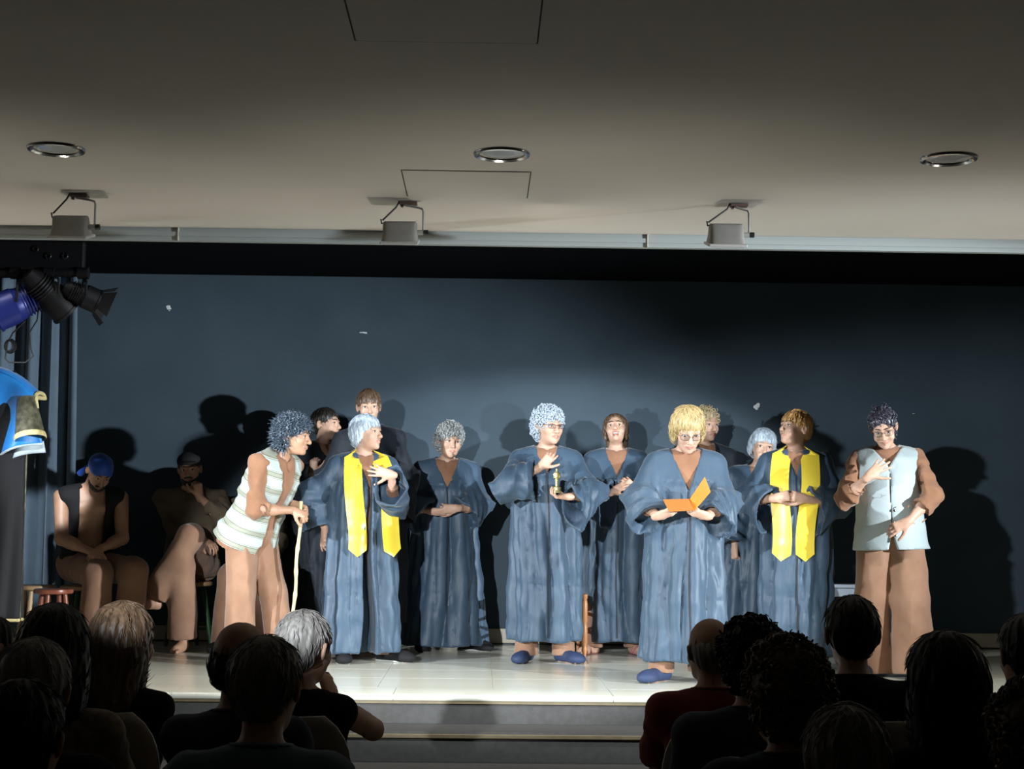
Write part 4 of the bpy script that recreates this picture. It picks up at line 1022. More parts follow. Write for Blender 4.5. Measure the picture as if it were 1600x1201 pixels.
def make_vest(g, root, mat, seed=1, h=.0065, low=-.12, A=None, B=None, gape=(.02,.12), vz=.12, name='vest', slant=0.0, amp=.005, arm=.085, front=None, y0=None):
    H = g.H; w = g.wide; F = Field(); xf = frame_xf(g)
    zz = [low, 0, .10*H, .20*H, .265*H, .298*H]
    A = V(.225,.205,.185,.196,.182,.10)*w if A is None else V(A); B = V(.175,.160,.148,.162,.138,.09) if B is None else V(B)
    lo, hi = trunk_box(g, zz, A, B); F.op(lo, hi, trunk_fn(g, zz, A, B, amp, seed, y0=y0), .02)
    for i in (0,1): F.cone(g.neck+g.T @ V(0,.015,-.045), g.sh[i]*.80+g.neck*.20+g.T @ V(0,0,-.015), .076, .080, .04)
    # armholes
    for i in (0,1):
        sg = -1 if i == 0 else 1
        F.ell(g.sh[i]+g.T @ V(sg*.075,-.005,-.06), (arm*.80, arm*1.5, arm*1.25), g.T, .008, 'sub')
    # front opening
    z0 = .298*H-vz
    def op(X, Y, Z):
        x, y, z = xf(X, Y, Z)
        wdt = gape[0] + np.clip((z-z0)/vz, 0, 1.5)*(gape[1]-gape[0]) + slant*np.clip(-z-.02, 0, 1)
        return np.maximum(np.abs(x-(0 if front is None else front)) - wdt, y+.02)
    F.op(lo-.05, hi+V(.05,.05,.15), op, .008, 'sub')
    F.cone(g.neck+g.T @ V(0,.0,-.01), g.neck+g.T @ V(0,-.012,.2), .066, .10, .006, 'sub')
    v, t, q = F.mesh(h, .08); v = relax(v, t, q, 1, .35)
    return link(name, mesh_np(name, v, t, q, True, [mat]), root)

def make_trousers(g, root, mat, seed=1, h=.0085, rad=(.105,.090,.098), hem=.05, top=.10, amp=.009, name='trousers', low=(None,None), flat=1.0, waist=(.165,.125)):
    F = Field(); F.ell(g.pel+V(0,.005,-.005), (waist[0]*g.wide, waist[1], .13), g.T if abs(g.T[2,2]) > .9 else None, .05)
    for i in (0,1):
        wr = wrinkle(seed+i, 30, amp, 5, (1.5,1.5,.35)); ph = seed*1.7+i
        def seg(a, b, ra, rb, hemd=None):
            ab = b-a; l = np.linalg.norm(ab); n = ab/l
            def fn(X, Y, Z):
                x, y, z = X-a[0], Y-a[1], Z-a[2]; tt = x*n[0]+y*n[1]+z*n[2]; t = np.clip(tt, 0, l)
                x, y, z2 = x-t*n[0], y-t*n[1], z-t*n[2]
                d = np.sqrt(x*x+y*y+z2*z2)-(ra+(rb-ra)*t/l)+wr(X, Y, Z)
                if hemd is not None: d = np.maximum(d, tt-hemd)
                return d
            return np.minimum(a,b)-max(ra,rb)-.01, np.maximum(a,b)+max(ra,rb)+.01, fn
        F.op(*seg(g.hip[i], g.kn[i], rad[0], rad[1]), .03)
        hm = hem if low[i] is None else low[i]
        L = np.linalg.norm(g.an[i]-g.kn[i]); k2 = g.kn[i]+(g.an[i]-g.kn[i])*1.35
        F.op(*seg(g.kn[i], k2, rad[1], rad[1]+(rad[2]-rad[1])*1.35, L+.085-hm), .03)
    v, t, q = F.mesh(h, .08); v = relax(v, t, q, 1, .35)
    return link(name, mesh_np(name, v, t, q, True, [mat]), root)

def make_shoes(g, root, mat, which=(1,1), sole=None, name='slipper'):
    for i in (0,1):
        if not which[i]: continue
        y = g.fyaw[i]*D2R; fd = V(math.sin(y), -math.cos(y), 0); b = g.an[i]*V(1,1,0); b[2] = g.an[i][2]-.085
        F = Field()
        F.cone(b+V(0,0,.040)-fd*.035, b+V(0,0,.034)+fd*.14, .043, .038, .02)
        F.ell(b+V(0,0,.030)+fd*.160, (.055,.068,.038), rotz(y), .03)
        F.cone(b+V(0,0,.05)-fd*.02, b+V(0,0,.045)+fd*.06, .042, .036, .02)
        F.cone(b+V(0,0,.12)-fd*.02, b+V(0,0,.085)+fd*.055, .036, .022, .008, 'sub')
        F.op(b-.3, b+V(.3,.3,.004), lambda X,Y,Z,c=b[2]: Z-c-.004+0*X+0*Y, .004, 'sub')
        v, t, q = F.mesh(.006, .05)
        o = link(name, mesh_np(name, relax(v,t,q,1,.3), t, q, True, [mat]), root)
        if sole is not None:
            F = Field(); F.cone(b+V(0,0,.006)-fd*.035, b+V(0,0,.006)+fd*.15, .044, .041, .02, flat=.2, fax=V(0,0,1))
            v, t, q = F.mesh(.005, .05); link('sole', mesh_np('sole', v, t, q, True, [sole]), o)

def person(px, Y, fz, yaw, label, foot_py=None, group=None):
    """an Empty where the figure stands; px = the photograph's column of its feet"""
    p = at(px, foot_py if foot_py else 1000, Y)
    return thing('person', label, 'person', (p[0], Y, fz), yaw*D2R, group)
# ---------------------------------------------------------------- the cast on the stage
SLIM = dict(rad=(.082,.066,.078), waist=(.135,.105), amp=.005)
UNDER = dict(cuff=(.10,.10), r=(.048,.043,.043), A=(.150,.148,.138,.148,.125,.078), B=(.112,.108,.104,.116,.088,.066), amp=.003, vn=.045, neck=.058)
class At:
    """turns a pixel at depth Y+dy into a figure's own axes"""
    def __init__(s, px, Y, yaw, fpy=1005):
        s.p = at(px, fpy, Y); s.o = V(s.p[0], Y, STAGE); s.R = rotz(-yaw*D2R); s.Y = Y; s.yaw = yaw
    def __call__(s, px, py, dy): return s.R @ (at(px, py, s.Y+dy)-s.o)
    def d(s, *v): return s.R @ V(*v)          # a world direction in the figure's axes
    def root(s, label): return thing('person', label, 'person', s.o, s.yaw*D2R)

# 1 --- woman holding the statuette
a = At(851, 10.1, 3)
g = Fig(H=1.65, wide=1.06, head=(24,3,0), hw=(a(845,729,-.235), a(888,776,-.29)), hdir=(a.d(.66,-.05,.72), a.d(-1,-.12,.0)), hnrm=(a.d(.1,.9,.25), a.d(0,-.15,1)),
        curl=((.25,.35,.45,.5), (.42,.48,.5,.55)), thumb=(.1,.5), pole=((-.9,.2,-.55),(.9,.3,-.5)), feet=((-.12,-.02,0),(.12,-.02,0)), fyaw=(-20,28), seed=11, hs=1.05)
r = a.root('grey curly haired woman in dark gown and glasses raising a golden statuette')
make_body(g, r, M['skin'], M['lip'], brow=M['hair_salt'], age=1, jaw=1.06); make_hair(g, r, M['hair_silver'], 'curly', 11, curls=420, cr=.0125); make_glasses(g, r, M['specs_red'], hgt=.014)
make_shirt(g, r, M['brown_cloth'], 1, **UNDER); make_trousers(g, r, M['brown_trouser'], 3, hem=.045, **SLIM)
make_robe(g, r, M['robe'], 11, hem=.135, flare=.92, bulk=1.0, sl=(dict(h1=.16, w1=.10, slant=.5, cut=.045), dict(h1=.19, w1=.09))); make_shoes(g, r, M['navy_shoe'])
# the statuette stands on her palm
mat('gilt', lin(.62,.52,.20), .32, .65, col2=lin(.75,.66,.32), scale=30)
w = g.wr[1]+g.hd[1]*.075+V(0,-.0,.024); w = rotz(a.yaw*D2R) @ w + a.o
st_ = thing('statuette', 'small golden standing figure statuette on a round base held in a palm', 'statuette', w)
m = MB(); m.lathe([(0,0),(.030,0),(.031,.012),(.026,.016),(.027,.034),(.022,.040),(.0,.040)], n=20); m.build('base', M['gilt'], st_)
F = Field(); F.cone((0,0,.04),(0,0,.085),.011,.012,.006); F.cone((0,0,.085),(0,0,.12),.010,.017,.008); F.cone((-.014,0,.122),(.014,0,.122),.008,.008,.006); F.cone((0,0,.128),(0,0,.136),.006,.005,.004); F.ell((0,0,.146),(.0095,.010,.012),None,.003)
for s in (-1,1): F.cone((s*.018,0,.120),(s*.017,-.006,.098),.0055,.005,.004); F.cone((s*.017,-.006,.098),(s*.003,-.014,.094),.005,.004,.003)
F.cone((0,-.014,.10),(0,-.014,.045),.003,.002,.002)
v, t, q = F.mesh(.0022, .02); link('figure', mesh_np('figure', relax(v,t,q,1), t, q, True, [M['gilt']]), st_)

# 2 --- woman with clasped hands
a = At(694, 10.92, 4)
g = Fig(H=1.585, wide=1.10, head=(14,8,5), hw=(a(676,799,-.24), a(713,794,-.25)), hdir=(a.d(.95,-.25,-.02), a.d(-.95,-.2,-.05)), hnrm=(a.d(.2,.6,.6), a.d(-.2,.9,.2)), curl=(.55,.5), seed=12, feet=((-.13,0,0),(.16,.0,0)), fyaw=(-10,50), hs=1.03)
r = a.root('grey curly haired woman in dark gown clasping her hands at her waist')
make_body(g, r, M['skin'], M['lip'], brow=M['hair_salt'], age=1, jaw=1.05); make_hair(g, r, M['hair_salt'], 'curly', 12, curls=430, cr=.011)
make_shirt(g, r, M['brown_cloth'], 2, **UNDER); make_trousers(g, r, M['brown_trouser'], 4, hem=.03, **SLIM)
make_robe(g, r, M['robe'], 23, hem=.04, flare=1.26, vneck=.20, sl=(dict(h1=.20, slant=.45, cut=.055), dict(h1=.23, w1=.11, slant=.75, cut=.055))); make_shoes(g, r, M['black_cloth'], sole=M['white_sole'])

# 3 --- laughing woman
a = At(962, 10.75, -3)
g = Fig(H=1.68, head=(-4,-20,-4), hw=(a(957,768,-.25), a(993,764,-.24)), hdir=(a.d(.75,-.35,.45), a.d(-.75,-.3,.55)), hnrm=(a.d(.45,.55,-.2), a.d(-.3,.75,.2)), curl=((.1,.3,.55,.6), (.45,.5,.5,.55)), thumb=(.1,.4), seed=13, feet=((-.16,-.05,0),(.13,0,0)), fyaw=(-35,15))
r = a.root('dark haired woman in dark gown laughing with clasped hands')
make_body(g, r, M['skin'], M['lip'], brow=M['hair_dark'], smile=1, mouth=.9, teeth=True, closed=False); make_hair(g, r, M['hair_brown'], 'long_open', 13, strands=260)
make_shirt(g, r, M['brown_cloth'], 3, **UNDER); make_trousers(g, r, M['brown_trouser'], 5, hem=.05, **SLIM)
make_robe(g, r, M['robe'], 35, hem=.09, flare=.93, vneck=.19, sl=(dict(h1=.21, w1=.10), dict(h1=.21, w1=.10)))
mat('sandal', lin(.30,.10,.10), .6)
for i in (0,1):
    y = g.fyaw[i]*D2R; fd = V(math.sin(y), -math.cos(y), 0); b = g.ft[i]+V(0,.02,0); lt = V(math.cos(y), math.sin(y), 0)
    m = MB(); m.tube([b-fd*.05+V(0,0,.004), b+fd*.05+V(0,0,.004), b+fd*.19+V(0,0,.004)], [.038,.04,.036], 14, squash=.10); o = m.build('sandal', M['sandal'], r)
    for k in (.07,.12): m = MB(); m.tube([b+fd*k-lt*.042+V(0,0,.01), b+fd*k-lt*.03+V(0,0,.045), b+fd*k+V(0,0,.062), b+fd*k+lt*.03+V(0,0,.045), b+fd*k+lt*.042+V(0,0,.01)], .008, 6, squash=.5); m.build('strap', M['sandal'], o)

# 4 --- woman reading from the orange folder
a = At(1070, 8.98, 0, 1050)
g = Fig(H=1.575, wide=1.08, lean=3, head=(3,27,0), hw=(a(1028,806,-.31), a(1104,806,-.31)), hdir=(a.d(.80,-.50,.28), a.d(-.85,-.45,.22)), hnrm=(a.d(.45,.3,.85), a.d(-.45,.3,.85)), curl=((.45,.5,.55,.6), (.4,.48,.52,.55)), thumb=(.9,.9),
        seed=14, feet=((-.14,-.06,0),(.10,.02,0)), fyaw=(-38,10), hs=1.06)
r = a.root('blonde woman in dark gown and glasses reading from an orange folder')
make_body(g, r, M['skin'], M['lip'], brow=M['hair_sand'], age=1, gaze=(0,-.8)); make_hair(g, r, M['hair_blonde'], 'bangs_bob', 14, strands=420); make_glasses(g, r, M['specs'], z=-.004)
make_shirt(g, r, M['brown_cloth'], 4, **UNDER); make_trousers(g, r, M['brown_trouser'], 6, hem=.05, **SLIM)
make_robe(g, r, M['robe'], 41, hem=.115, flare=1.02, vneck=.24, vw=.36, sl=(dict(h1=.235, w1=.12, slant=.62, cut=.05), dict(h1=.235, w1=.12, slant=.62, cut=.05))); make_shoes(g, r, M['navy_shoe'])
mat('orange_card', lin(.66,.205,.018), .55, col2=lin(.70,.235,.025), scale=20); mat('orange_inside', lin(.34,.115,.018), .6)
Yf = 8.98-.40
fo = thing('folder', 'open orange card folder held in both hands', 'folder', at(1080, 790, Yf))
lf = lambda px, py, dy: at(px, py, Yf+dy)-V(fo.location)
def leaf(c, m_, name):
    P = np.array([[c[0]+(c[1]-c[0])*u+((c[3]-c[0])*(1-u)+(c[2]-c[1])*u)*v for u in np.linspace(0,1,5)] for v in np.linspace(0,1,5)])
    n = nz(np.cross(c[1]-c[0], c[3]-c[0])); mb = MB(); mb.grid(P, .0025, np.broadcast_to(n, P.shape)); mb.build(name, m_, fo, False)
leaf([lf(1036,780,-.06), lf(1078,779,.06), lf(1085,797,.0), lf(1046,799,-.10)], M['orange_inside'], 'left_cover')
leaf([lf(1078,779,.06), lf(1101,745,.03), lf(1110,768,-.02), lf(1085,797,.0)], M['orange_card'], 'right_cover')

# 5 --- man behind the reader
a = At(1100, 11.0, 18)
g = Fig(H=1.75, wide=1.1, head=(6,4,0), seed=15, hw=(None,None), armr=1.05, hs=1.02)
r = a.root('short blond haired person in dark gown standing behind the folder reader')
make_body(g, r, M['skin'], M['lip'], h=.006, brow=M['hair_sand']); make_hair(g, r, M['hair_sand'], 'crop', 15, strands=300, curls=60, cr=.012)
make_shirt(g, r, M['brown_cloth'], 5, **UNDER); make_trousers(g, r, M['brown_trouser'], 7, **SLIM)
make_robe(g, r, M['robe_black'], 52, hem=.16, flare=.82, sl=(dict(w1=.11), dict(w1=.11))); make_shoes(g, r, M['black_cloth'])

# 6 --- grey haired woman half hidden
a = At(1184, 10.52, -6)
g = Fig(H=1.54, wide=1.08, head=(6,4,8), side=2, seed=16, hw=(a(1149,858,-.10), None), hdir=(a.d(-.1,-.3,-1), None), hnrm=(a.d(.8,.4,-.1), None), curl=(.85,.4), hs=1.03)
r = a.root('short grey haired woman in dark gown half hidden behind the blonde stole wearer')
make_body(g, r, M['skin'], M['lip'], h=.006, brow=M['hair_salt'], age=1); make_hair(g, r, M['hair_silver'], 'grey_bob', 16, strands=220)
make_shirt(g, r, M['brown_cloth'], 6, **UNDER); make_trousers(g, r, M['brown_trouser'], 8, **SLIM)
make_robe(g, r, M['robe'], 61, hem=.14, flare=1.05, sl=(dict(w1=.085, r1=.082, hollow=True), dict())); make_shoes(g, r, M['navy_shoe'])

# 7 --- blonde woman with the yellow stole
a = At(1244, 9.75, -8, 1040)
g = Fig(H=1.63, wide=1.02, head=(-52,-13,0), hw=(a(1212,778,-.20), a(1258,779,-.20)), hdir=(a.d(.90,-.35,.20), a.d(-.90,-.35,.18)), hnrm=(a.d(.25,.85,0), a.d(-.25,.85,0)), curl=(.95,.9), thumb=(.7,.7), seed=17, feet=((-.10,-.02,0),(.06,0,0)), fyaw=(-30,-10))
r = a.root('copper blonde woman in dark gown and yellow stole looking up to one side')
make_body(g, r, M['skin'], M['lip'], brow=M['hair_brown'], age=.5); make_hair(g, r, M['hair_copper'], 'tied_bangs', 17, strands=380)
make_shirt(g, r, M['brown_cloth'], 7, **UNDER); make_trousers(g, r, M['brown_trouser'], 9, hem=.05, **SLIM)
make_robe(g, r, M['robe'], 77, hem=.09, flare=.88, vw=.24, sl=(dict(h1=.19, w1=.11, cut=.04), dict(h1=.19, w1=.11, cut=.04)))
make_stole(g, r, M['satin'], lens=(.62,.62), width=.115, bot=(-.105,.055), seed=1); make_shoes(g, r, M['navy_shoe'])

# 8 --- woman in the grey vest, hand on her chest
a = At(1393, 9.32, -10, 1050)
g = Fig(H=1.635, wide=1.03, side=-2, head=(-8,24,-7), hw=(a(1357,744,-.225), a(1418,815,-.235)), hdir=(a.d(.72,.0,.62), a.d(-.85,.05,-.42)), hnrm=(a.d(.3,.9,-.2), a.d(.1,.95,-.2)), curl=((.06,.08,.10,.14),(.12,.3,.4,.45)), spread=(.14,.05), thumb=(-.35,.3), pole=((-.55,.25,-.8),(.95,-.25,-.35)), seed=18, feet=((-.12,.03,0),(.13,-.10,0)), fyaw=(-20,14))
r = a.root('smiling woman in pale grey vest and brown trousers with hand on chest')
make_body(g, r, M['skin'], M['lip'], brow=M['hair_dark'], smile=1, jaw=.97); make_hair(g, r, M['hair_violet'], 'wavy', 18, curls=45, strands=260, cr=.010); make_glasses(g, r, M['specs'], w=.023, hgt=.019, rim=.0011)
make_shirt(g, r, M['brown_cloth'], 8, low=-.06, cuff=(.04,.05), r=(.070,.066,.072), amp=.014, vn=.0, neck=.055)
vb = make_vest(g, r, M['vest_grey'], 8, low=-.115, gape=(.003,.075), vz=.10, A=(.232,.215,.198,.204,.188,.105), B=(.178,.168,.158,.168,.142,.095), amp=.004, arm=.10, slant=.25)
for z in (.12,.045,-.03):
    p = g.up(.016, -.17, z); m = MB(); m.lathe([(0,.004),(.006,.004),(.009,.002),(.009,-.001),(0,-.001)], p, 12, rotx(PI/2)); m.build('button', M['chrome'], vb)
make_trousers(g, r, M['brown_trouser'], 10, rad=(.116,.120,.140), hem=.03, waist=(.175,.14), amp=.012); make_shoes(g, r, M['black_cloth'], (1,0))

# 9 --- stooping woman with the stick
a = At(405, 9.65, 60, 1035)
g = Fig(H=1.65, wide=1.02, lean=27, pelvis=(0,.09,.85), head=(18,6,0), neckf=.03, hw=(a(458,797,-.08), a(462,788,.04)), hdir=(a.d(.9,-.1,-.35), a.d(.9,-.3,-.35)), hnrm=(a.d(-.1,.5,-.8), a.d(0,-.5,-.8)), curl=(.75,.75), pole=(a.d(-.75,-.5,-.6), a.d(-.5,.35,-.6)), thumb=(.6,.6), seed=19, feet=((-.11,.06,0),(.11,-.10,0)), fyaw=(-10,10))
r = a.root('stooping woman in curly dark wig and striped vest leaning on a stick')
mat('vest_stripe', lin(.38,.43,.41), .7, bump=.3, bscale=150, sheen=.2)
nt = M['vest_stripe'].node_tree; b_ = nt.nodes['Principled BSDF']; tc = nt.nodes.new('ShaderNodeTexCoord'); mp = nt.nodes.new('ShaderNodeMapping'); mp.inputs['Rotation'].default_value = (-27*D2R,0,0)
wv = nt.nodes.new('ShaderNodeTexWave'); wv.bands_direction = 'Z'; wv.inputs['Scale'].default_value = 3.2; wv.inputs['Distortion'].default_value = .35; wv.inputs['Detail Scale'].default_value = 3
rp = nt.nodes.new('ShaderNodeValToRGB'); rp.color_ramp.interpolation = 'CONSTANT'; e = rp.color_ramp.elements; e[0].color = lin(.38,.43,.40); e[1].position = .58; e[1].color = lin(.17,.155,.10); e2 = e.new(.66); e2.color = lin(.36,.41,.38); e3 = e.new(.80); e3.color = lin(.15,.14,.09); e4 = e.new(.90); e4.color = lin(.26,.27,.21)
nt.links.new(tc.outputs['Object'], mp.inputs[0]); nt.links.new(mp.outputs[0], wv.inputs[0]); nt.links.new(wv.outputs['Fac'], rp.inputs[0]); nt.links.new(rp.outputs[0], b_.inputs['Base Color'])
make_body(g, r, M['skin_tan'], M['lip_tan'], brow=M['hair_dark'], age=1); make_hair(g, r, M['wig'], 'curly', 19, spikes=1500, curls=120, cr=.012)
make_shirt(g, r, M['brown_cloth'], 9, low=-.14, cuff=(.175,.10), r=(.066,.062,.060), amp=.012, A=(.21,.19,.165,.175,.15,.085), B=(.155,.145,.125,.138,.105,.075))
make_vest(g, r, M['vest_stripe'], 9, low=-.10, gape=(.05,.09), vz=.22, slant=.5, A=(.245,.215,.190,.202,.186,.105), B=(.20,.172,.152,.165,.140,.095), amp=.009, arm=.10)
make_trousers(g, r, M['brown_trouser'], 11, rad=(.112,.098,.110), hem=.02, waist=(.18,.15), amp=.014); make_shoes(g, r, M['black_cloth'])
mat('bamboo', lin(.50,.40,.18), .4, col2=lin(.62,.52,.27), scale=5, stretch=(4,4,1))
c0 = at(471, 783, 9.63); c1 = at(452, 1040, 9.55); c1[2] = STAGE
t = thing('walking_stick', 'knobbly yellow bamboo walking stick gripped by the stooping woman', 'walking stick', c1); kk = np.linspace(0,1,29)
m = MB(); m.tube([(c0-c1)*(k)+V(.004*math.sin(k*17), .004*math.cos(k*13), 0) for k in kk], [.0105+(.0035 if i % 4 == 0 else 0) for i in range(29)], 10); m.build('shaft', M['bamboo'], t)
m = MB(); m.cyl((0,0,0), (c0-c1)*.025, .014, n=12); m.build('rubber_tip', M['knob_black'], t)

# 10 -- grey haired woman with the yellow stole
a = At(563, 9.98, 18)
g = Fig(H=1.575, wide=1.05, head=(42,-4,0), hw=(a(508,826,-.02), a(611,741,-.21)), hdir=(a.d(-.12,-.2,-1), a.d(-.95,.02,.22)), hnrm=(a.d(.8,.5,0), a.d(-.1,.95,.1)), curl=((.15,.3,.4,.5),(.10,.12,.15,.2)), spread=(.08,.1), thumb=(.2,-.2), pole=(None,(.22,.30,-.92)), seed=20, feet=((-.11,0,0),(.17,-.02,0)), fyaw=(-10,38))
r = a.root('grey bobbed woman in dark open gown and yellow stole with hand on chest')
make_body(g, r, M['skin'], M['lip'], brow=M['hair_salt'], age=1); make_hair(g, r, M['hair_silver'], 'grey_bob', 20, strands=320)
U2 = dict(UNDER); U2['low'] = -.12
make_shirt(g, r, M['brown_cloth'], 10, **U2); make_trousers(g, r, M['brown_trouser'], 12, hem=.05, **SLIM)
make_robe(g, r, M['robe'], 83, hem=.06, flare=1.06, gap=.035, vneck=.19, vw=.26, sl=(dict(w1=.10), dict(h1=.21, w1=.11)))
make_stole(g, r, M['satin'], lens=(.58,.58), width=.115, bot=(-.085,.17)); make_shoes(g, r, M['black_cloth'], sole=M['white_sole'])

# 11 -- dark haired youth behind the stooping woman
a = At(499, 11.06, 38)
g = Fig(H=1.72, head=(26,-3,0), hw=(a(489,738,-.22), None), hdir=(a.d(.1,-.15,1), None), hnrm=(a.d(.3,.85,0), None), curl=(.75,.4), seed=21)
r = a.root('dark haired person in dark gown in profile behind the stick holder')
make_body(g, r, M['skin'], M['lip'], h=.006, brow=M['hair_dark']); make_hair(g, r, M['hair_dark'], 'crop', 21, strands=220)
make_shirt(g, r, M['brown_cloth'], 11, **UNDER); make_trousers(g, r, M['brown_trouser'], 13, hem=.03, **SLIM)
make_robe(g, r, M['robe_black'], 94, hem=.22, flare=.92, sl=(dict(h1=.18), dict(w1=.10))); make_shoes(g, r, M['black_cloth'])

# 12 -- tall woman with a fringe at the back
a = At(577, 10.58, 4)
g = Fig(H=1.83, head=(4,4,-3), lean=2, side=-3, hw=(None, a(612,806,-.12)), hdir=(None, a.d(-.4,-.4,-.8)), hnrm=(None, a.d(-.8,.4,0)), curl=(.4,.4), seed=22)
r = a.root('tall brown haired woman with a fringe in black gown behind the grey bob')
make_body(g, r, M['skin'], M['lip'], h=.006, brow=M['hair_brown']); make_hair(g, r, M['hair_brown'], 'tied_bangs', 22, strands=260)
make_shirt(g, r, M['black_cloth'], 12, **UNDER); make_trousers(g, r, M['brown_trouser'], 14, **SLIM)
make_robe(g, r, M['robe_black'], 101, hem=.20, flare=.92, vneck=.10, sl=(dict(w1=.11), dict(h1=.18, w1=.11))); make_shoes(g, r, M['black_cloth'])

# 13 -- seated man with the blue bandana
a = At(131, 10.62, 22)
k0, k1 = a(152,896,-.42), a(208,893,-.34); f0, f1 = a(146,1012,-.44), a(200,1012,-.40); f0[2] = f1[2] = 0
g = Fig(H=1.74, wide=1.16, lean=14, pelvis=(0,0,.59), head=(14,36,6), neckf=.03, bare=True, armr=1.15, hw=(a(143,862,-.36), a(156,858,-.36)), hdir=(a.d(.75,-.5,-.25), a.d(-.3,-.7,-.5)), hnrm=(a.d(.2,.2,-.9), a.d(-.4,.1,-.9)), curl=(.35,.45), knees=(k0,k1), feet=(f0,f1), fyaw=(-10,20), seed=31)
r = a.root('seated bare chested man in blue bandana and open black vest with bowed head')
make_body(g, r, M['skin_tan'], M['lip_tan'], brow=M['hair_dark'], nk=1.15, jaw=1.08)
F = Field(); h = g.hl
F.ell(h(0,.012,.046), (.084,.104,.082), g.R, .02); F.ell(h(0,-.05,.03), (.07,.05,.025), g.R, .02); F.ell(h(0,-.12,-.045), (.10,.075,.085), g.R, .008, 'sub'); F.ell(h(0,.0,-.09), (.12,.14,.095), g.R, .01, 'sub')
F.ell(h(0,.112,.01), (.022,.018,.018), g.R, .012); F.cone(h(.01,.115,.005), h(.035,.16,-.09), .018, .034, .012, flat=.35, fax=g.R[:,1]); F.cone(h(-.01,.115,.005), h(-.05,.150,-.12), .018, .036, .012, flat=.35, fax=g.R[:,1])
F.op(g.hc-.3, g.hc+.3, wrinkle(5, 60, .0022), 0, 'disp')
v, t, q = F.mesh(.005, .03); link('bandana', mesh_np('bandana', relax(v,t,q,1), t, q, True, [M['bandana']]), r)
def beard(g, r, m_):
    F = Field(); h = g.hl; F.ell(h(0,-.052,-.080), (.052,.048,.040), g.R, .02); F.ell(h(0,-.035,-.055), (.0625,.05,.045), g.R, .02); F.ell(h(0,-.09,-.030), (.050,.05,.045), g.R, .01, 'sub'); F.ell(h(0,-.1,-.062), (.022,.02,.010), g.R, .005, 'sub')
    F.cone(h(-.028,-.090,-.055), h(0,-.101,-.046), .006, .0075, .004); F.cone(h(.028,-.090,-.055), h(0,-.101,-.046), .006, .0075, .004); F.op(g.hc-.3, g.hc+.3, wrinkle(8, 320, .0012), 0, 'disp')
    v, t, q = F.mesh(.004, .0); link('beard', mesh_np('beard', v, t, q, True, [m_]), r)
beard(g, r, M['hair_dark'])
make_vest(g, r, M['black_cloth'], 31, low=-.02, gape=(.085,.085), vz=.3, A=(.20,.195,.175,.182,.155,.10), B=(.15,.14,.135,.145,.115,.085), arm=.10)
make_trousers(g, r, M['brown_trouser'], 31, rad=(.105,.098,.115), hem=.05, waist=(.175,.14)); make_shoes(g, r, M['navy_shoe'])

# 14 -- seated man with the cap, legs crossed
a = At(296, 10.98, -4)
k0, k1 = a(284,885,-.46), a(297,838,-.44); f0 = a(284,1010,-.44); f0[2] = 0; f1 = a(240,932,-.46)-V(0,.02,.085)
g = Fig(H=1.74, wide=1.14, lean=10, pelvis=(0,0,.585), head=(8,6,-4), hw=(a(322,846,-.30), a(311,775,-.26)), hdir=(a.d(.5,-.5,-.2), a.d(-.12,-.1,1)), hnrm=(a.d(0,.2,-1), a.d(-.5,.8,0)), curl=(.4,.75), pole=((-.9,.1,-.5),(.9,-.3,-.8)), knees=(k0,k1), feet=(f0,f1), fyaw=(-5,-62), seed=32, armr=1.1)
r = a.root('seated bearded man in dark cap, legs crossed and chin on hand')
make_body(g, r, M['skin_tan'], M['lip_tan'], brow=M['hair_dark'], nk=1.12, jaw=1.06); make_hair(g, r, M['hair_dark'], 'crop', 32); beard(g, r, M['hair_dark'])
F = Field(); h = g.hl; F.ell(h(0,.012,.060), (.086,.105,.066), g.R, .015); F.ell(h(0,-.10,.052), (.062,.060,.010), g.R, .012); F.ell(h(0,.0,-.055), (.13,.15,.095), g.R, .006, 'sub'); F.ell(h(0,.01,.124), (.012,.012,.006), g.R, .004)
v, t, q = F.mesh(.005, .03); link('cap', mesh_np('cap', relax(v,t,q,1), t, q, True, [M['black_cloth']]), r)
mat('brown_dark', lin(.085,.060,.036), .85, col2=lin(.115,.082,.050), scale=9, bump=.45, bscale=240)
make_shirt(g, r, M['brown_dark'], 32, low=-.08, cuff=(.06,.10), r=(.078,.068,.060), amp=.011)
make_trousers(g, r, M['brown_trouser'], 32, rad=(.105,.095,.105), hem=.09, waist=(.175,.14))

# 15 -- person sitting behind the stooping woman: a knee shows
a = At(398, 11.04, -8)
k0, k1 = a(362,900,-.42), a(415,896,-.42); f0 = a(352,1008,-.44); f1 = a(418,1008,-.44); f0[2] = f1[2] = 0
g = Fig(H=1.55, wide=.92, lean=10, pelvis=(0,0,.585), head=(0,10,0), hw=(a(385,880,-.34), a(415,880,-.34)), hdir=(a.d(.4,-.8,-.3), a.d(-.4,-.8,-.3)), hnrm=((0,0,-1),(0,0,-1)), knees=(k0,k1), feet=(f0,f1), seed=33)
r = a.root('seated figure in brown mostly hidden behind the stooping woman')
make_body(g, r, M['skin_tan'], M['lip_tan'], brow=M['hair_dark'], h=.006); make_hair(g, r, M['hair_dark'], 'crop', 33)
make_shirt(g, r, M['brown_dark'], 33); make_trousers(g, r, M['brown_trouser'], 33, rad=(.10,.095,.105), hem=.05, waist=(.17,.14)); make_shoes(g, r, M['black_cloth'])
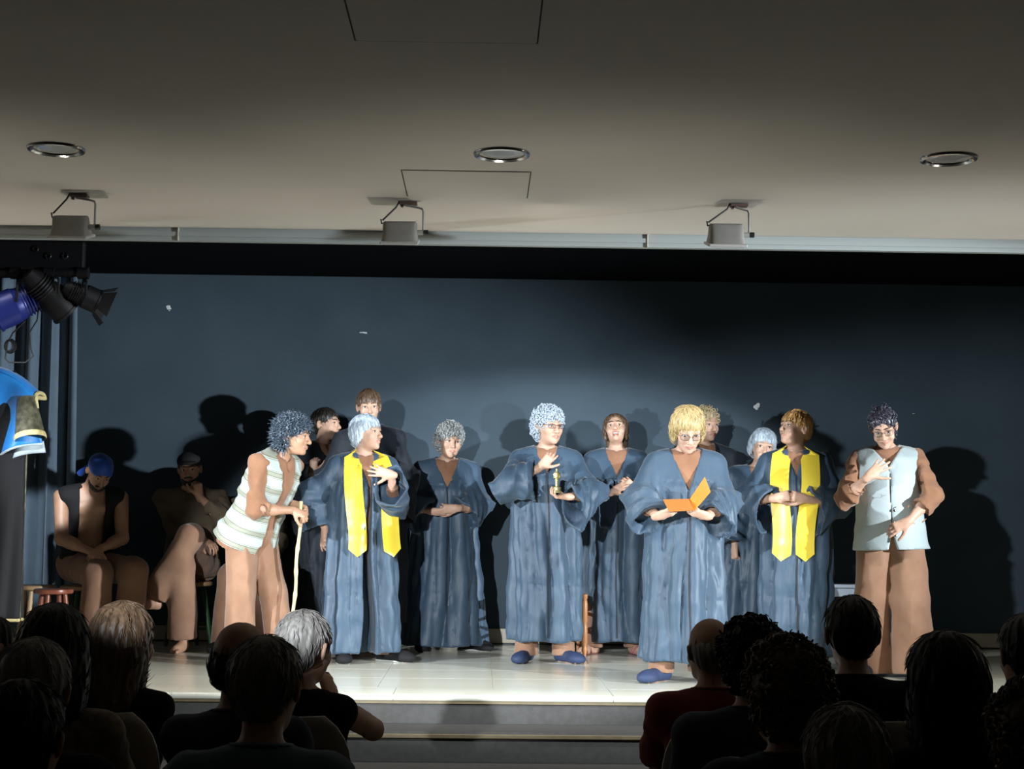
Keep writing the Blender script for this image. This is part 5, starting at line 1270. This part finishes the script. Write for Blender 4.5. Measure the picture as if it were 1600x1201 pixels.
# ---------------------------------------------------------------- the audience, seen from behind
mat('shirt_red', lin(.16,.018,.012), .85, col2=lin(.20,.026,.018), scale=9, bump=.3, bscale=120)
mat('shirt_blue', lin(.10,.15,.21), .85, col2=lin(.13,.18,.25), scale=9, bump=.3, bscale=120); mat('shirt_navy', lin(.020,.032,.055), .85, bump=.3, bscale=120)
mat('shirt_dark', lin(.008,.008,.009), .9, spec=.15, bump=.3, bscale=120); mat('shirt_sand', lin(.20,.16,.11), .85, col2=lin(.10,.08,.06), scale=30, bump=.3, bscale=120)
mat('hair_black', lin(.005,.0045,.0045), .5, spec=.3); mat('hair_mid', lin(.10,.07,.045), .5, col2=lin(.17,.12,.08), **st); mat('hair_ash', lin(.13,.12,.11), .5, col2=lin(.25,.24,.23), **st)
mat('chair_shell', lin(.30,.28,.25), .5); mat('chair_leg', lin(.25,.25,.25), .35, .6)
SEATM = {}
def hall_chair(p, label):
    t = thing('hall_chair', label, 'chair', (p[0], p[1], 0), 0, 'rows of hall chairs'); first = not SEATM
    if first:
        nu, nv = 13, 9
        P = np.array([[(-.205+.41*u, -.02+.42*(v-.5)*1.0, .445+.02*math.cos(PI*(u-.5)*1.2)*-1+.025*abs(2*u-1)**2+.02*(v > .9)) for u in np.linspace(0,1,nu)] for v in np.linspace(0,1,nv)])
        m = MB(); m.grid(P, .012, np.broadcast_to(V(0,0,-1), P.shape)); o = m.build('seat', M['chair_shell'], t, auto=False)
        Q = []
        for v in np.linspace(0,1,14):
            w = .215*(1-.16*max(0, v-.6)/.4 if v < .97 else .80); w = .215*math.sqrt(max(.05, 1-max(0,(v-.55)/.52)**2.6))
            Q.append([(w*(2*u-1), -.225-.07*v-.03*(1-(2*u-1)**2), .48+.50*v) for u in np.linspace(0,1,nu)])
        Q = np.array(Q); m = MB(); m.grid(Q, .012, np.broadcast_to(V(0,1,.1), Q.shape)); b = m.build('backrest', M['chair_shell'], t, auto=False); legs = []
        for sx in (-1,1):
            for sy in (-1,1):
                m = MB(); m.tube([(sx*.17, sy*.16-.02, .44), (sx*.21, sy*.21-.02, 0)], .011, 8); legs.append(m.build('leg', M['chair_leg'], t))
        SEATM['parts'] = [o, b]+legs
    else:
        for o in SEATM['parts']: c = o.copy(); COL.objects.link(c); c.parent = t
    return t
def viewer(px, py, Y, label, hair='crop', hm='hair_black', shirt='shirt_dark', H=1.66, head=(0,0,0), wide=1.1, skin='skin_tan', lean=2, seed=1, curls=0, strands=0, spikes=0, tank=False, hs=1.0, yaw=180, chair=None, cr=.012, hands=None, side=0, collar=True):
    """seated figure whose head centre shows at px, py"""
    y = yaw*D2R
    for _ in range(2):
        g = Fig(H=H, wide=wide, lean=lean, side=side, pelvis=(0,.01,.60), head=head, seed=seed, hs=hs, hw=hands or ((-.16,-.40,.66),(.16,-.40,.66)), hdir=((.3,-.8,-.3),(-.3,-.8,-.3)) if hands is None else ((.3,-.3,.8),(-.3,-.3,.8)), hnrm=((0,0,-1),(0,0,-1)),
                knees=((-.12,-.43,.545),(.12,-.43,.545)), feet=((-.12,-.32,0),(.12,-.32,0)), armr=1.05)
        off = rotz(y) @ g.hc; tgt = at(px, py, Y+off[1]); dz = tgt[2]-g.hc[2]
        H = H + dz/.62 if _ == 0 else H
        H = min(max(H, 1.40), 1.95)
    o = V(tgt[0]-off[0], Y, max(0, dz) if abs(dz) < .004 else 0)
    r = thing('person', label, 'person', (o[0], Y, 0), y)
    make_body(g, r, M[skin], M['lip_tan'], h=.008, brow=None, nk=1.08)
    make_hair(g, r, M[hm], hair, seed, curls=curls, strands=strands, spikes=spikes, cr=cr, h=.0055)
    make_shirt(g, r, M[shirt], seed, h=.009, low=-.06, r=(.066,.058,.056) if not tank else (.030,.02,.02), cuff=(.10,.10), A=(.185,.180,.170,.180,.160 if not tank else .13,.085), B=(.14,.135,.128,.135,.105,.075), neck=.062)
    if collar and not tank:
        m = MB(); c0 = g.neck+g.T @ V(0,.0,.012); m.tube([c0+g.T @ V(.066*math.sin(k), .066*math.cos(k)*.95-.004, .006*math.cos(k)) for k in np.linspace(-2.4, 2.4, 17)], .017, 8, squash=.45); m.build('collar', M[shirt], r)
    make_trousers(g, r, M['shirt_dark'], seed, h=.011, rad=(.10,.085,.08), hem=.06, waist=(.165,.14)); make_shoes(g, r, M['black_cloth'])
    hall_chair(o, chair or 'hall chair under the '+label)
    return g, r
viewer(-14, 1040, 5.7, 'viewer at the far left edge with face turned to the stage', 'tied', 'hair_black', 'shirt_dark', 1.62, head=(-50,0,0), skin='skin_tan', seed=51, yaw=180)
viewer(84, 1052, 4.8, 'viewer with long black hair in the front left row', 'long', 'hair_black', 'shirt_sand', 1.72, seed=52, strands=300, hs=1.25, head=(4,0,0))
viewer(52, 1112, 3.95, 'ash grey haired viewer in front of the long black hair', 'crop', 'hair_ash', 'shirt_dark', 1.64, seed=53, strands=220, hs=1.13)
viewer(34, 1170, 3.05, 'dark haired viewer nearest the lower left corner', 'crop', 'hair_black', 'shirt_dark', 1.60, seed=54, strands=150, hs=1.00)
viewer(192, 1056, 5.7, 'viewer with wavy brown hair and bare shoulders at the left', 'long', 'hair_brown', 'shirt_dark', 1.60, seed=55, strands=420, tank=True, skin='skin', hs=1.24, head=(-22,0,0), cr=.02)
viewer(376, 1062, 4.75, 'balding man with reddish scalp behind the stage edge', 'bald', 'hair_black', 'shirt_navy', 1.66, seed=56, strands=60, hs=1.13, head=(-8,0,0))
viewer(415, 1098, 3.9, 'man with short grey hair and pale blue collar', 'crop', 'hair_ash', 'shirt_blue', 1.68, seed=57, strands=260, hs=1.09, head=(-6,2,0))
g, r = viewer(476, 1046, 5.65, 'grey haired viewer in sleeveless dark top with hand at cheek', 'crop', 'hair_ash', 'shirt_dark', 1.60, seed=58, strands=260, tank=True, skin='skin', hs=1.15, head=(-24,2,0), hands=((-.09,-.26,.98),(.16,-.40,.66)))
viewer(1109, 1046, 5.65, 'bald man in a dark red shirt', 'bald', 'hair_ash', 'shirt_red', 1.66, seed=59, strands=30, hs=1.07, wide=1.25, head=(10,0,0))
viewer(1172, 1052, 4.8, 'viewer with dark curly hair and navy shirt beside the red shirt', 'curly', 'hair_black', 'shirt_navy', 1.66, seed=60, curls=300, hs=1.07, wide=1.2, head=(8,0,0))
viewer(1226, 1112, 3.9, 'viewer with light brown curly hair in front of the navy shirt', 'curly', 'hair_mid', 'shirt_navy', 1.66, seed=61, curls=420, hs=1.14, cr=.010, head=(10,0,0))
viewer(1331, 1014, 5.65, 'tall man with short dark hair and black shirt at the right', 'crop', 'hair_black', 'shirt_dark', 1.78, seed=62, spikes=0, strands=200, hs=1.19, wide=1.3, head=(-6,0,0))
viewer(1476, 1078, 3.95, 'viewer with long straight black hair at the right', 'long', 'hair_black', 'shirt_dark', 1.64, seed=63, strands=320, hs=1.14, wide=1.1)
viewer(1606, 1034, 4.85, 'dark haired man at the right edge', 'crop', 'hair_black', 'shirt_dark', 1.70, seed=64, strands=120, hs=1.09, wide=1.2)
viewer(1320, 1204, 2.95, 'grey cropped head low at the bottom right', 'crop', 'hair_ash', 'shirt_dark', 1.56, seed=65, strands=260, hs=0.94, wide=1.0)
viewer(1616, 1172, 3.05, 'viewer with fair curly hair in the lower right corner', 'curly', 'hair_mid', 'shirt_dark', 1.62, seed=66, curls=350, hs=0.95, wide=.9)
